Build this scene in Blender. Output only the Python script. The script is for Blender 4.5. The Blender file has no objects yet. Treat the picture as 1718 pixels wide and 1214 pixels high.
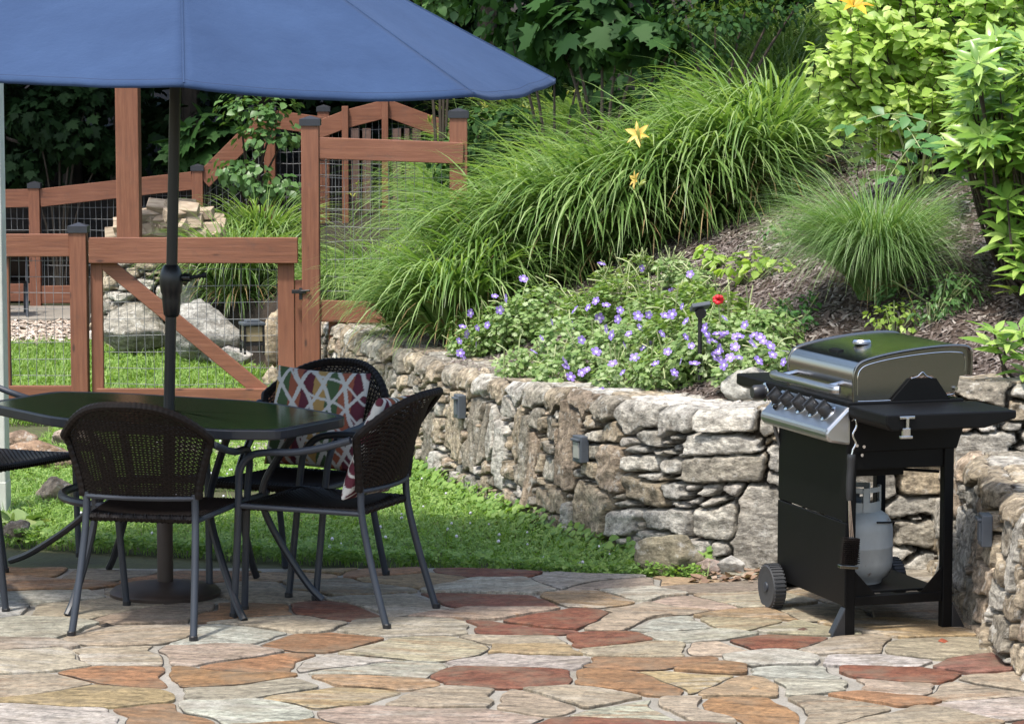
import bpy, math, random
import numpy as np
from mathutils import Vector, Matrix, noise as mnoise

# ------------------------------------------------------------------ camera, sky, sun, exposure
SC = bpy.context.scene
F, CXP, CYP, HZ, H0 = 5000.0, 859.0, 607.0, 120.0, 2.02     # focal length and horizon of the photo, in its pixels; eye height
PITCH = math.atan((CYP - HZ) / F)
cam_data = bpy.data.cameras.new('camera')
cam = bpy.data.objects.new('camera', cam_data)
SC.collection.objects.link(cam)
cam.location = (0, 0, H0)
cam.rotation_euler = (math.pi / 2 - PITCH, 0, 0)
cam_data.sensor_width = 36.0
cam_data.lens = F / 1718.0 * 36.0
cam_data.clip_end = 1000.0
SC.camera = cam

SUN_EL, SUN_AZ = math.radians(65), math.atan2(-0.52, -0.78)   # azimuth measured from +Y towards +X
world = bpy.data.worlds.new('World')
SC.world = world
world.use_nodes = True
wn = world.node_tree
bg = wn.nodes['Background']
sky = wn.nodes.new('ShaderNodeTexSky')
sky.sky_type = 'NISHITA'
sky.sun_disc = False
sky.sun_elevation = SUN_EL
sky.sun_rotation = SUN_AZ
sky.air_density = 1.3
sky.dust_density = 3.0
wn.links.new(sky.outputs['Color'], bg.inputs['Color'])
bg.inputs['Strength'].default_value = 0.15
sun_data = bpy.data.lights.new('sun', 'SUN')
sun_data.energy = 2.4
sun_data.angle = math.radians(4.5)
sun_data.color = (1.0, 0.955, 0.88)
sun = bpy.data.objects.new('sun', sun_data)
SC.collection.objects.link(sun)
sdir = Vector((math.sin(SUN_AZ) * math.cos(SUN_EL), math.cos(SUN_AZ) * math.cos(SUN_EL), math.sin(SUN_EL)))
sun.rotation_euler = sdir.to_track_quat('Z', 'Y').to_euler()
SC.view_settings.view_transform = 'Standard'
SC.view_settings.look = 'None'
SC.view_settings.exposure = 1.05
SC.view_settings.gamma = 1.0

# ------------------------------------------------------------------ helpers
COL = SC.collection
CP, SP = math.cos(PITCH), math.sin(PITCH)

def ray(px, py):
    u, v = (px - CXP) / F, (CYP - py) / F
    return np.array([u, CP + v * SP, -SP + v * CP])

def at(px, py, Y):                       # the world point at depth Y seen at a photo pixel
    d = ray(px, py)
    return np.array([0, 0, H0]) + d * (Y / d[1])

def on(px, py, z=0.0):                   # the world point at height z seen at a photo pixel
    d = ray(px, py)
    return np.array([0, 0, H0]) + d * ((z - H0) / d[2])

def nrm(a):
    return a / np.maximum(np.linalg.norm(a, axis=-1, keepdims=True), 1e-9)

def sm(x):
    x = np.clip(x, 0, 1)
    return x * x * (3 - 2 * x)

_P = np.random.RandomState(7).rand(256, 256)
def vn(x, y, s=0):                       # value noise, -1..1
    x = np.asarray(x, float) + 17.3 * s
    y = np.asarray(y, float) + 9.1 * s
    xi, yi = np.floor(x).astype(int), np.floor(y).astype(int)
    fx, fy = sm(x - xi), sm(y - yi)
    g = lambda a, b: _P[a & 255, b & 255]
    return 2 * ((g(xi, yi) * (1 - fx) + g(xi + 1, yi) * fx) * (1 - fy) + (g(xi, yi + 1) * (1 - fx) + g(xi + 1, yi + 1) * fx) * fy) - 1

def fbm(x, y, s=0, o=4):
    a, r = 1.0, 0
    for k in range(o):
        r = r + a * vn(x * 2 ** k, y * 2 ** k, s + k)
        a *= 0.5
    return r / 1.9

def crom(pts, n=8, closed=False):        # Catmull-Rom through points
    P = np.array(pts, float)
    m = len(P)
    out = []
    rng = range(m) if closed else range(m - 1)
    for i in rng:
        if closed:
            p0, p1, p2, p3 = P[(i - 1) % m], P[i], P[(i + 1) % m], P[(i + 2) % m]
        else:
            p0, p1, p2, p3 = P[max(i - 1, 0)], P[i], P[i + 1], P[min(i + 2, m - 1)]
        for k in range(n):
            t = k / n
            out.append(0.5 * ((2 * p1) + (-p0 + p2) * t + (2 * p0 - 5 * p1 + 4 * p2 - p3) * t * t + (-p0 + 3 * p1 - 3 * p2 + p3) * t ** 3))
    if not closed:
        out.append(P[-1])
    return np.array(out)

class MB:                                # collects shapes, builds ONE mesh object
    def __init__(self):
        self.v, self.f, self.m = [], [], []
    def add(self, V, Fc, m=0):
        o = len(self.v)
        self.v.extend([tuple(map(float, p)) for p in V])
        for f in Fc:
            self.f.append([i + o for i in f])
            self.m.append(m)
    def box(self, c, s, R=None, m=0):
        x, y, z = s[0] / 2, s[1] / 2, s[2] / 2
        V = np.array([(-x, -y, -z), (x, -y, -z), (x, y, -z), (-x, y, -z), (-x, -y, z), (x, -y, z), (x, y, z), (-x, y, z)])
        if R is not None:
            V = V @ np.array(R).T
        self.add(V + np.array(c), [(3, 2, 1, 0), (4, 5, 6, 7), (0, 1, 5, 4), (1, 2, 6, 5), (2, 3, 7, 6), (3, 0, 4, 7)], m)
    def bar(self, a, b, w, h, m=0, up=(0, 0, 1)):      # rectangular bar from a to b; h along up
        a, b = np.array(a, float), np.array(b, float)
        y = nrm(b - a)
        up = np.array(up, float)
        x = np.cross(y, up)
        if np.linalg.norm(x) < 1e-4:
            x = np.array([1.0, 0, 0])
        x = nrm(x)
        z = np.cross(x, y)
        self.box((a + b) / 2, (w, np.linalg.norm(b - a), h), np.stack([x, y, z], 1), m)
    def tube(self, P, r, n=8, m=0, caps=True, closed=False):
        P = np.array(P, float)
        k = len(P)
        r = np.broadcast_to(np.array(r, float), (k,))
        T = np.zeros_like(P)
        T[1:-1] = P[2:] - P[:-2]
        T[0], T[-1] = P[1] - P[0], P[-1] - P[-2]
        if closed:
            T[0] = T[-1] = P[1] - P[-1]
        T = nrm(T)
        u = np.cross(T[0], (0, 0, 1.0))
        if np.linalg.norm(u) < 0.05:
            u = np.cross(T[0], (1.0, 0, 0))
        u = nrm(u)
        V = []
        for i in range(k):
            u = nrm(u - T[i] * np.dot(u, T[i]))
            w = np.cross(T[i], u)
            for j in range(n):
                a = 2 * math.pi * j / n
                V.append(P[i] + r[i] * (math.cos(a) * u + math.sin(a) * w))
        Fc = []
        for i in range(k if closed else k - 1):
            for j in range(n):
                a, b = i * n + j, i * n + (j + 1) % n
                c, d = ((i + 1) % k) * n + (j + 1) % n, ((i + 1) % k) * n + j
                Fc.append((a, b, c, d))
        if caps and not closed:
            Fc.append(tuple(range(n))[::-1])
            Fc.append(tuple((k - 1) * n + j for j in range(n)))
        self.add(V, Fc, m)
    def lathe(self, prof, c=(0, 0, 0), n=24, m=0, R=None):
        V = []
        for (r, z) in prof:
            for j in range(n):
                a = 2 * math.pi * j / n
                V.append((r * math.cos(a), r * math.sin(a), z))
        V = np.array(V)
        if R is not None:
            V = V @ np.array(R).T
        V = V + np.array(c)
        Fc = []
        for i in range(len(prof) - 1):
            for j in range(n):
                Fc.append((i * n + j, i * n + (j + 1) % n, (i + 1) * n + (j + 1) % n, (i + 1) * n + j))
        Fc.append(tuple(range(n))[::-1])
        Fc.append(tuple((len(prof) - 1) * n + j for j in range(n)))
        self.add(V, Fc, m)
    def prism(self, poly, a, b, fn, m=0):              # polygon extruded; fn(p, q, t) -> xyz
        n = len(poly)
        V = [fn(p, q, a) for p, q in poly] + [fn(p, q, b) for p, q in poly]
        Fc = [tuple(range(n))[::-1], tuple(range(n, 2 * n))]
        Fc += [(i, (i + 1) % n, n + (i + 1) % n, n + i) for i in range(n)]
        self.add(V, Fc, m)
    def build(self, name, mats, parent=None, org=None, smooth=False, bevel=0, loc=None, angle=40):
        me = bpy.data.meshes.new(name)
        V = np.array(self.v)
        if org is not None:
            V = V - np.array(org)
        me.from_pydata(V.tolist(), [], self.f)
        for mm in (mats if isinstance(mats, (list, tuple)) else [mats]):
            me.materials.append(mm)
        me.polygons.foreach_set('material_index', self.m)
        import bmesh
        bm = bmesh.new(); bm.from_mesh(me)
        bmesh.ops.recalc_face_normals(bm, faces=bm.faces)
        bm.to_mesh(me); bm.free()
        if smooth:
            me.polygons.foreach_set('use_smooth', [True] * len(me.polygons))
            try:
                me.set_sharp_from_angle(angle=math.radians(angle))
            except Exception:
                pass
        o = bpy.data.objects.new(name, me)
        COL.objects.link(o)
        if parent is not None:
            o.parent = parent
        if loc is not None:
            o.location = loc
        elif org is not None and parent is None:
            o.location = tuple(org)
        if bevel:
            md = o.modifiers.new('bevel', 'BEVEL')
            md.width = bevel
            md.segments = 2
            md.limit_method = 'ANGLE'
        return o

def npmesh(name, V, T, mats, parent=None, org=None, smooth=False, col=None, midx=None):
    V = np.asarray(V, float)
    if org is not None:
        V = V - np.asarray(org)
    T = np.asarray(T, np.int32)
    me = bpy.data.meshes.new(name)
    me.vertices.add(len(V))
    me.vertices.foreach_set('co', V.astype(np.float32).ravel())
    k = T.shape[1]
    me.loops.add(T.size)
    me.loops.foreach_set('vertex_index', T.ravel())
    me.polygons.add(len(T))
    me.polygons.foreach_set('loop_start', np.arange(0, T.size, k, dtype=np.int32))
    me.polygons.foreach_set('loop_total', np.full(len(T), k, np.int32))
    for mm in (mats if isinstance(mats, (list, tuple)) else [mats]):
        me.materials.append(mm)
    if midx is not None:
        me.polygons.foreach_set('material_index', np.asarray(midx, np.int32))
    if smooth:
        me.polygons.foreach_set('use_smooth', np.ones(len(T), bool))
    me.update(calc_edges=True)
    if col is not None:
        a = me.attributes.new('Col', 'FLOAT_COLOR', 'POINT')
        c = np.ones((len(V), 4), np.float32)
        c[:, :3] = col
        a.data.foreach_set('color', c.ravel())
    o = bpy.data.objects.new(name, me)
    COL.objects.link(o)
    if parent is not None:
        o.parent = parent
    elif org is not None:
        o.location = tuple(org)
    return o

def tag(o, label=None, cat=None, group=None, kind=None):
    if label: o['label'] = label
    if cat: o['category'] = cat
    if group: o['group'] = group
    if kind: o['kind'] = kind
    return o

def thing(name, label, cat, loc=(0, 0, 0), rotz=0.0, group=None):
    o = bpy.data.objects.new(name, None)
    o.empty_display_size = 0.1
    COL.objects.link(o)
    o.location = tuple(map(float, loc))
    o.rotation_euler = (0, 0, rotz)
    return tag(o, label, cat, group)

def dup(root, loc, rotz, label=None, group=None, scale=None):
    r = root.copy()
    COL.objects.link(r)
    r.location = tuple(map(float, loc))
    r.rotation_euler = (0, 0, rotz)
    if scale: r.scale = (scale,) * 3
    if label: r['label'] = label
    if group: r['group'] = group
    for ch in list(root.children):
        c = ch.copy(); COL.objects.link(c); c.parent = r
        for g in list(ch.children):
            d = g.copy(); COL.objects.link(d); d.parent = c
    return r

# ------------------------------------------------------------------ materials
def rgb(c): return (c[0], c[1], c[2], 1.0)

class NT:
    def __init__(self, name):
        self.m = bpy.data.materials.new(name)
        self.m.use_nodes = True
        self.t = self.m.node_tree
        self.bsdf = self.t.nodes['Principled BSDF']
        self.out = self.t.nodes['Material Output']
    def n(self, kind, **kw):
        nd = self.t.nodes.new(kind)
        for k, v in kw.items():
            if k in nd.inputs: nd.inputs[k].default_value = v
            else: setattr(nd, k, v)
        return nd
    def l(self, a, b): self.t.links.new(a, b)
    def coord(self, scale=(1, 1, 1), out='Object'):
        tc = self.n('ShaderNodeTexCoord')
        mp = self.n('ShaderNodeMapping')
        mp.inputs['Scale'].default_value = scale
        self.l(tc.outputs[out], mp.inputs['Vector'])
        return mp.outputs['Vector']
    def noise(self, vec, scale, detail=6, rough=0.6):
        nd = self.n('ShaderNodeTexNoise')
        nd.inputs['Scale'].default_value = scale
        nd.inputs['Detail'].default_value = detail
        nd.inputs['Roughness'].default_value = rough
        self.l(vec, nd.inputs['Vector'])
        return nd
    def ramp(self, fac, stops):
        r = self.n('ShaderNodeValToRGB')
        e = r.color_ramp.elements
        while len(e) < len(stops): e.new(0.5)
        for k, (p, c) in enumerate(stops):
            e[k].position = p
            e[k].color = rgb(c) if not np.isscalar(c) else (c, c, c, 1)
        self.l(fac, r.inputs['Fac'])
        return r.outputs['Color']
    def mix(self, fac, a, b, mode='MIX'):
        mx = self.n('ShaderNodeMix', data_type='RGBA', blend_type=mode)
        for s, v in ((mx.inputs['Factor'], fac), (mx.inputs['A'], a), (mx.inputs['B'], b)):
            pass
        ins = [i for i in mx.inputs if i.type == 'RGBA']
        if hasattr(fac, 'is_output'): self.l(fac, mx.inputs[0])
        else: mx.inputs[0].default_value = fac
        for s, v in zip(ins, (a, b)):
            if hasattr(v, 'is_output'): self.l(v, s)
            else: s.default_value = rgb(v)
        return [o for o in mx.outputs if o.type == 'RGBA'][0]
    def bump(self, h, strength=0.4, dist=0.01):
        b = self.n('ShaderNodeBump')
        b.inputs['Strength'].default_value = strength
        b.inputs['Distance'].default_value = dist
        self.l(h, b.inputs['Height'])
        self.l(b.outputs['Normal'], self.bsdf.inputs['Normal'])
    def set(self, **kw):
        for k, v in kw.items():
            k = k.replace('_', ' ')
            if hasattr(v, 'is_output'): self.l(v, self.bsdf.inputs[k])
            else: self.bsdf.inputs[k].default_value = rgb(v) if isinstance(v, tuple) else v

def plain(name, c, c2=None, rough=0.5, metal=0.0, scale=6.0, bscale=80.0, bump=0.1, bdist=0.002, stretch=(1, 1, 1)):
    N = NT(name)
    v = N.coord(stretch)
    n1 = N.noise(v, scale)
    c2 = c2 or tuple(x * 0.72 for x in c)
    N.set(Base_Color=N.ramp(n1.outputs['Fac'], [(0.32, c2), (0.68, c)]), Roughness=rough, Metallic=metal)
    if bump: N.bump(N.noise(v, bscale, 4).outputs['Fac'], bump, bdist)
    return N.m

def leaf_mat(name, c1, c2, trans=0.3, rough=0.42, c3=None, spec=0.4):
    N = NT(name)
    g = N.n('ShaderNodeNewGeometry')
    stops = [(0.0, c1), (0.75, c2)] if c3 is None else [(0.0, c1), (0.62, c2), (1.0, c3)]
    col = N.ramp(g.outputs['Random Per Island'], stops)
    N.set(Base_Color=col, Roughness=rough, Specular_IOR_Level=spec)
    tr = N.n('ShaderNodeBsdfTranslucent')
    br = N.mix(1.0, col, (1.25, 1.35, 0.55), 'MULTIPLY')
    N.l(br, tr.inputs['Color'])
    ms = N.n('ShaderNodeMixShader')
    ms.inputs['Fac'].default_value = trans
    N.l(N.bsdf.outputs['BSDF'], ms.inputs[1])
    N.l(tr.outputs['BSDF'], ms.inputs[2])
    N.l(ms.outputs['Shader'], N.out.inputs['Surface'])
    return N.m

M = {}
def wood(name, stretch):
    N = NT(name)
    v = N.coord(stretch)
    n1 = N.noise(v, 3.0, 8, 0.65)
    n2 = N.noise(N.coord(), 1.3, 3)
    c = N.ramp(n1.outputs['Fac'], [(0.25, (0.115, 0.045, 0.026)), (0.5, (0.182, 0.067, 0.034)), (0.75, (0.240, 0.102, 0.055))])
    c = N.mix(N.ramp(n2.outputs['Fac'], [(0.45, 0.0), (0.7, 0.5)]), c, (0.27, 0.115, 0.07))
    kn = N.n('ShaderNodeTexVoronoi'); kn.inputs['Scale'].default_value = 3.1
    N.l(N.coord(tuple(min(q, 3.5) for q in stretch)), kn.inputs['Vector'])
    c = N.mix(N.ramp(kn.outputs['Distance'], [(0.05, 0.85), (0.12, 0.0)]), c, (0.045, 0.02, 0.014))
    c = N.mix(N.ramp(N.noise(N.coord(), 9, 8, 0.75).outputs['Fac'], [(0.56, 0.0), (0.74, 0.55)]), c, (0.10, 0.055, 0.04))
    c = N.mix(N.ramp(N.noise(N.coord(stretch), 5, 6, 0.7).outputs['Fac'], [(0.66, 0.0), (0.78, 0.5)]), c, (0.36, 0.24, 0.17))
    N.set(Base_Color=c, Roughness=0.66)
    N.bump(n1.outputs['Fac'], 0.4, 0.006)
    return N.m
M['wood_h'] = wood('stained_board', (1.2, 18, 18))
M['wood_v'] = wood('stained_post', (18, 18, 1.2))
M['cap'] = plain('black_post_cap', (0.03, 0.032, 0.04), rough=0.5)
M['wire'] = plain('galvanised_wire', (0.24, 0.245, 0.25), rough=0.6, metal=0.2, bump=0)
M['iron'] = plain('black_iron', (0.012, 0.012, 0.014), rough=0.45)
M['chair_metal'] = plain('chair_powder_coat', (0.026, 0.033, 0.046), (0.020, 0.025, 0.034), rough=0.48, bscale=300, bump=0.15)
M['wicker'] = plain('dark_wicker', (0.0105, 0.0075, 0.0068), (0.006, 0.0045, 0.004), rough=0.45, scale=60)
M['table_frame'] = plain('table_frame_paint', (0.020, 0.022, 0.028), rough=0.4)
def glass_top():
    N = NT('dark_rain_glass')
    v = N.coord()
    vo = N.n('ShaderNodeTexVoronoi'); vo.inputs['Scale'].default_value = 70
    N.l(v, vo.inputs['Vector'])
    N.set(Base_Color=(0.036, 0.072, 0.020), Roughness=0.17, IOR=1.45)  # glass tint, with green reflections of the foliage put into the base colour
    N.bump(vo.outputs['Distance'], 0.045, 0.003)
    return N.m
M['glass'] = glass_top()
M['pole'] = plain('umbrella_pole_paint', (0.010, 0.010, 0.012), rough=0.35)
M['bronze'] = plain('bronze_base_paint', (0.040, 0.026, 0.019), rough=0.55, scale=20)
def canopy_mat():
    N = NT('blue_canvas')
    v = N.coord()
    n1 = N.noise(v, 2.2, 5)
    n2 = N.noise(v, 420, 2)
    c = N.ramp(n1.outputs['Fac'], [(0.3, (0.0195, 0.040, 0.094)), (0.7, (0.030, 0.058, 0.127))])
    c = N.mix(N.ramp(N.noise(v, 90, 3).outputs['Fac'], [(0.70, 0.0), (0.78, 0.35)]), c, (0.055, 0.095, 0.18))
    N.set(Base_Color=c, Roughness=0.85, Specular_IOR_Level=0.2)
    try:
        N.bsdf.inputs['Sheen Weight'].default_value = 0.12
        N.bsdf.inputs['Sheen Tint'].default_value = (0.5, 0.65, 1, 1)
    except Exception: pass
    w_ = N.noise(v, 6, 4, 0.6)
    ad = N.n('ShaderNodeMath', operation='MULTIPLY_ADD'); ad.inputs[1].default_value = 0.06
    N.l(n2.outputs['Fac'], ad.inputs[0]); N.l(w_.outputs['Fac'], ad.inputs[2])
    N.bump(ad.outputs[0], 0.55, 0.016)
    return N.m
M['canvas'] = canopy_mat()
M['white_paint'] = plain('white_paint', (0.62, 0.64, 0.58), rough=0.5)
def steel(name, c, rough, stretch):
    N = NT(name)
    v = N.coord(stretch)
    n1 = N.noise(v, 60, 4)
    N.set(Base_Color=N.ramp(n1.outputs['Fac'], [(0.3, tuple(x * .85 for x in c)), (0.7, c)]), Metallic=1.0, Roughness=N.ramp(n1.outputs['Fac'], [(0.3, rough * .8), (0.7, rough * 1.25)]))
    N.bump(n1.outputs['Fac'], 0.05, 0.001)
    return N.m
M['steel'] = steel('brushed_steel', (0.25, 0.24, 0.22), 0.2, (1, 40, 40))
M['steel_lid'] = steel('steel_lid', (0.42, 0.40, 0.38), 0.18, (40, 1, 40))
M['chrome'] = steel('chrome', (0.62, 0.62, 0.62), 0.14, (1, 1, 1))
M['steel_panel'] = steel('satin_panel', (0.50, 0.51, 0.52), 0.34, (40, 1, 40))
M['enamel'] = plain('black_enamel', (0.004, 0.004, 0.0045), (0.003, 0.003, 0.0032), rough=0.42, scale=12, bscale=200, bump=0.08)
for _k in ('enamel', 'wicker'):
    _b = M[_k].node_tree.nodes['Principled BSDF']; _b.inputs['Specular IOR Level'].default_value = 0.16; _b.inputs['Roughness'].default_value = 0.5
M['enamel2'] = plain('grey_black_enamel', (0.022, 0.023, 0.026), rough=0.4, bscale=200, bump=0.08)
M['rubber'] = plain('wheel_plastic', (0.040, 0.042, 0.046), rough=0.6)
def tank_mat():
    N = NT('tank_paint')
    v = N.coord((1, 1, 0.45))
    n = N.noise(v, 14, 8, 0.7)
    c = N.ramp(n.outputs['Fac'], [(0.0, (0.12, 0.07, 0.04)), (0.33, (0.16, 0.10, 0.07)), (0.37, (0.34, 0.35, 0.335)), (0.7, (0.40, 0.415, 0.40))])
    N.set(Base_Color=c, Roughness=0.5)
    return N.m
M['tank'] = tank_mat()

def stone_mat(name, streak=(5, 5, 10), dark=0.55, lichen=True, bumpd=0.022, bs=0.9, scale=5.0):
    N = NT(name)
    at_ = N.n('ShaderNodeAttribute', attribute_name='Col')
    v = N.coord(streak)
    n1 = N.noise(v, scale, 10, 0.7)
    n2 = N.noise(N.coord(), 26, 8, 0.75)
    n3 = N.noise(N.coord(), 7, 5, 0.6)
    c = N.mix(1.0, at_.outputs['Color'], N.ramp(n1.outputs['Fac'], [(0.33, dark * .6), (0.5, 1.0), (0.68, 1.6)]), 'MULTIPLY')
    c = N.mix(1.0, c, N.ramp(n2.outputs['Fac'], [(0.28, 0.45), (0.5, 1.0), (0.72, 1.5)]), 'MULTIPLY')
    c = N.mix(N.ramp(n3.outputs['Fac'], [(0.55, 0.0), (0.75, 0.38)]), c, (0.25, 0.19, 0.12))
    if lichen:
        c = N.mix(N.ramp(N.noise(N.coord(), 18, 6, 0.7).outputs['Fac'], [(0.56, 0.0), (0.66, 0.7)]), c, (0.60, 0.58, 0.53))
    N.set(Base_Color=c, Roughness=0.9, Specular_IOR_Level=0.2)
    ad = N.n('ShaderNodeMath', operation='ADD')
    N.l(n1.outputs['Fac'], ad.inputs[0]); N.l(n2.outputs['Fac'], ad.inputs[1])
    N.bump(ad.outputs[0], bs, bumpd)
    return N.m
M['wall_stone'] = stone_mat('wall_stone')
M['boulder'] = stone_mat('boulder_stone', (2, 2, 5), 0.6)

def flag_mat():
    N = NT('flagstone')
    at_ = N.n('ShaderNodeAttribute', attribute_name='Col')
    g = N.n('ShaderNodeNewGeometry')
    tc = N.n('ShaderNodeTexCoord')
    rot = N.n('ShaderNodeVectorRotate', rotation_type='Z_AXIS')
    N.l(tc.outputs['Object'], rot.inputs['Vector'])
    mm = N.n('ShaderNodeMath', operation='MULTIPLY_ADD'); mm.inputs[1].default_value = 0.9; mm.inputs[2].default_value = -0.45
    N.l(g.outputs['Random Per Island'], mm.inputs[0]); N.l(mm.outputs[0], rot.inputs['Angle'])
    mp = N.n('ShaderNodeMapping'); mp.inputs['Scale'].default_value = (2.2, 11, 1)
    N.l(rot.outputs['Vector'], mp.inputs['Vector'])
    off = N.n('ShaderNodeVectorMath', operation='SCALE'); off.inputs['Scale'].default_value = 37
    cmb = N.n('ShaderNodeCombineXYZ')
    for k in range(3): N.l(g.outputs['Random Per Island'], cmb.inputs[k])
    N.l(cmb.outputs[0], off.inputs[0])
    ad = N.n('ShaderNodeVectorMath', operation='ADD')
    N.l(mp.outputs['Vector'], ad.inputs[0]); N.l(off.outputs[0], ad.inputs[1])
    n1 = N.noise(ad.outputs[0], 2.4, 12, 0.8)
    n2 = N.noise(tc.outputs['Object'], 38, 10, 0.8)
    n3 = N.noise(ad.outputs[0], 0.95, 9, 0.75)
    n5 = N.noise(tc.outputs['Object'], 5, 6, 0.7)
    def own(k, lo, hi):                       # a different amount for every stone
        m1 = N.n('ShaderNodeMath', operation='MULTIPLY'); m1.inputs[1].default_value = k
        N.l(g.outputs['Random Per Island'], m1.inputs[0])
        m2 = N.n('ShaderNodeMath', operation='FRACT'); N.l(m1.outputs[0], m2.inputs[0])
        m3 = N.n('ShaderNodeMapRange'); m3.inputs['To Min'].default_value = lo; m3.inputs['To Max'].default_value = hi
        N.l(m2.outputs[0], m3.inputs['Value'])
        return m3.outputs['Result']
    def times(a_, b_):
        m = N.n('ShaderNodeMath', operation='MULTIPLY'); N.l(a_, m.inputs[0]); N.l(b_, m.inputs[1]); return m.outputs[0]
    c = N.mix(1.0, at_.outputs['Color'], N.ramp(n1.outputs['Fac'], [(0.37, 0.42), (0.48, 0.92), (0.63, 1.40)]), 'MULTIPLY')
    pale = N.mix(0.25, (0.37, 0.345, 0.30), at_.outputs['Color'])
    c = N.mix(times(times(N.ramp(n3.outputs['Fac'], [(0.49, 0.0), (0.56, 0.9)]), own(7.31, -.5, 1.0)), at_.outputs['Alpha']), c, pale)
    rust = N.mix(0.25, (0.215, 0.120, 0.058), at_.outputs['Color'])
    n4 = N.noise(ad.outputs[0], 1.25, 10, 0.78)
    c = N.mix(times(N.ramp(n4.outputs['Fac'], [(0.52, 0.0), (0.58, 0.9)]), own(13.7, -.6, 1.0)), c, rust)
    c = N.mix(1.0, c, N.ramp(n2.outputs['Fac'], [(0.38, 0.55), (0.5, 1.0), (0.62, 1.38)]), 'MULTIPLY')
    c = N.mix(N.ramp(n5.outputs['Fac'], [(0.47, 0.0), (0.64, 0.5)]), c, (0.17, 0.14, 0.098))
    c = N.mix(N.ramp(N.noise(tc.outputs['Object'], 70, 3, 0.6).outputs['Fac'], [(0.68, 0.0), (0.74, 0.7)]), c, (0.07, 0.055, 0.045))
    N.set(Base_Color=c, Roughness=0.72, Specular_IOR_Level=0.3)
    s = N.n('ShaderNodeMath', operation='ADD')
    N.l(n1.outputs['Fac'], s.inputs[0]); N.l(n2.outputs['Fac'], s.inputs[1])
    N.bump(s.outputs[0], 0.6, 0.010)
    return N.m
M['flag'] = flag_mat()
def mortar_mat():
    N = NT('mortar')
    v = N.coord()
    c = N.ramp(N.noise(v, 4, 8, 0.7).outputs['Fac'], [(0.3, (0.18, 0.162, 0.13)), (0.6, (0.30, 0.28, 0.242))])
    c = N.mix(1.0, c, N.ramp(N.noise(v, 160, 3).outputs['Fac'], [(0.3, 0.7), (0.7, 1.15)]), 'MULTIPLY')
    N.set(Base_Color=c, Roughness=0.9)
    N.bump(N.noise(v, 120, 5).outputs['Fac'], 0.5, 0.004)
    return N.m
M['mortar'] = mortar_mat()
def mulch_mat():
    N = NT('bark_mulch')
    v = N.coord()
    n1 = N.noise(v, 3, 6, 0.7); n2 = N.noise(v, 60, 8, 0.8)
    c = N.ramp(n1.outputs['Fac'], [(0.3, (0.085, 0.060, 0.047)), (0.7, (0.150, 0.112, 0.092))])
    c = N.mix(1.0, c, N.ramp(n2.outputs['Fac'], [(0.3, 0.4), (0.7, 1.5)]), 'MULTIPLY')
    N.set(Base_Color=c, Roughness=0.95, Specular_IOR_Level=0.15)
    N.bump(n2.outputs['Fac'], 0.9, 0.03)
    return N.m
M['mulch'] = mulch_mat()
def chips_mat():
    N = NT('bark_chips')
    g = N.n('ShaderNodeNewGeometry')
    c = N.ramp(g.outputs['Random Per Island'], [(0, (0.05, 0.033, 0.026)), (0.5, (0.115, 0.090, 0.076)), (0.85, (0.19, 0.158, 0.14)), (1.0, (0.31, 0.275, 0.245))])
    N.set(Base_Color=c, Roughness=0.9)
    return N.m
M['chips'] = chips_mat()
M['soil'] = plain('lawn_soil', (0.075, 0.085, 0.030), (0.045, 0.040, 0.020), rough=0.95, scale=3, bscale=40, bump=0.6, bdist=0.02)
M['litter'] = plain('leaf_litter', (0.040, 0.026, 0.016), (0.012, 0.010, 0.007), rough=0.95, scale=8, bscale=60, bump=0.6, bdist=0.03)
M['slab'] = plain('grey_paving', (0.30, 0.27, 0.23), (0.22, 0.20, 0.17), rough=0.85, bscale=60, bump=0.3, bdist=0.005)
M['pebble'] = chips_mat(); M['pebble'].name = 'pale_pebbles'
for e, c in zip([n for n in M['pebble'].node_tree.nodes if n.type == 'VALTORGB'][0].color_ramp.elements, [(0.22, 0.17, 0.13), (0.42, 0.34, 0.27), (0.55, 0.47, 0.40), (0.65, 0.6, 0.55)]): e.color = rgb(c)
M['lawn'] = leaf_mat('lawn_leaves', (0.115, 0.225, 0.040), (0.215, 0.345, 0.070), 0.36, 0.5, (0.30, 0.42, 0.12))
M['daylily'] = leaf_mat('daylily_leaf', (0.10, 0.19, 0.045), (0.215, 0.33, 0.10), 0.38, 0.34, (0.36, 0.46, 0.20))
M['fine_grass'] = leaf_mat('fine_grass_leaf', (0.11, 0.215, 0.060), (0.215, 0.335, 0.125), 0.36, 0.42, (0.36, 0.46, 0.25))
M['dry'] = leaf_mat('dry_blade', (0.22, 0.13, 0.05), (0.42, 0.30, 0.15), 0.2, 0.6)
M['bud'] = leaf_mat('lily_bud', (0.22, 0.28, 0.05), (0.40, 0.40, 0.08), 0.3)
M['petal_orange'] = leaf_mat('lily_petal', (0.75, 0.27, 0.015), (0.85, 0.46, 0.04), 0.3, 0.5)
M['petal_yellow'] = leaf_mat('lily_petal_pale', (0.85, 0.52, 0.08), (0.88, 0.62, 0.18), 0.3, 0.5)
M['ger_leaf'] = leaf_mat('geranium_leaf', (0.13, 0.225, 0.060), (0.24, 0.35, 0.115), 0.34, 0.45, (0.42, 0.50, 0.28))
M['ger_stem'] = plain('geranium_stem', (0.40, 0.42, 0.22), (0.28, 0.34, 0.14), rough=0.6, bump=0)
M['violet'] = leaf_mat('geranium_petal', (0.20, 0.115, 0.55), (0.36, 0.25, 0.74), 0.3, 0.5)
M['white_eye'] = plain('flower_eye', (0.75, 0.72, 0.80), rough=0.6, bump=0)
M['red'] = plain('red_petal', (0.70, 0.02, 0.03), rough=0.5, bump=0)
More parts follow.
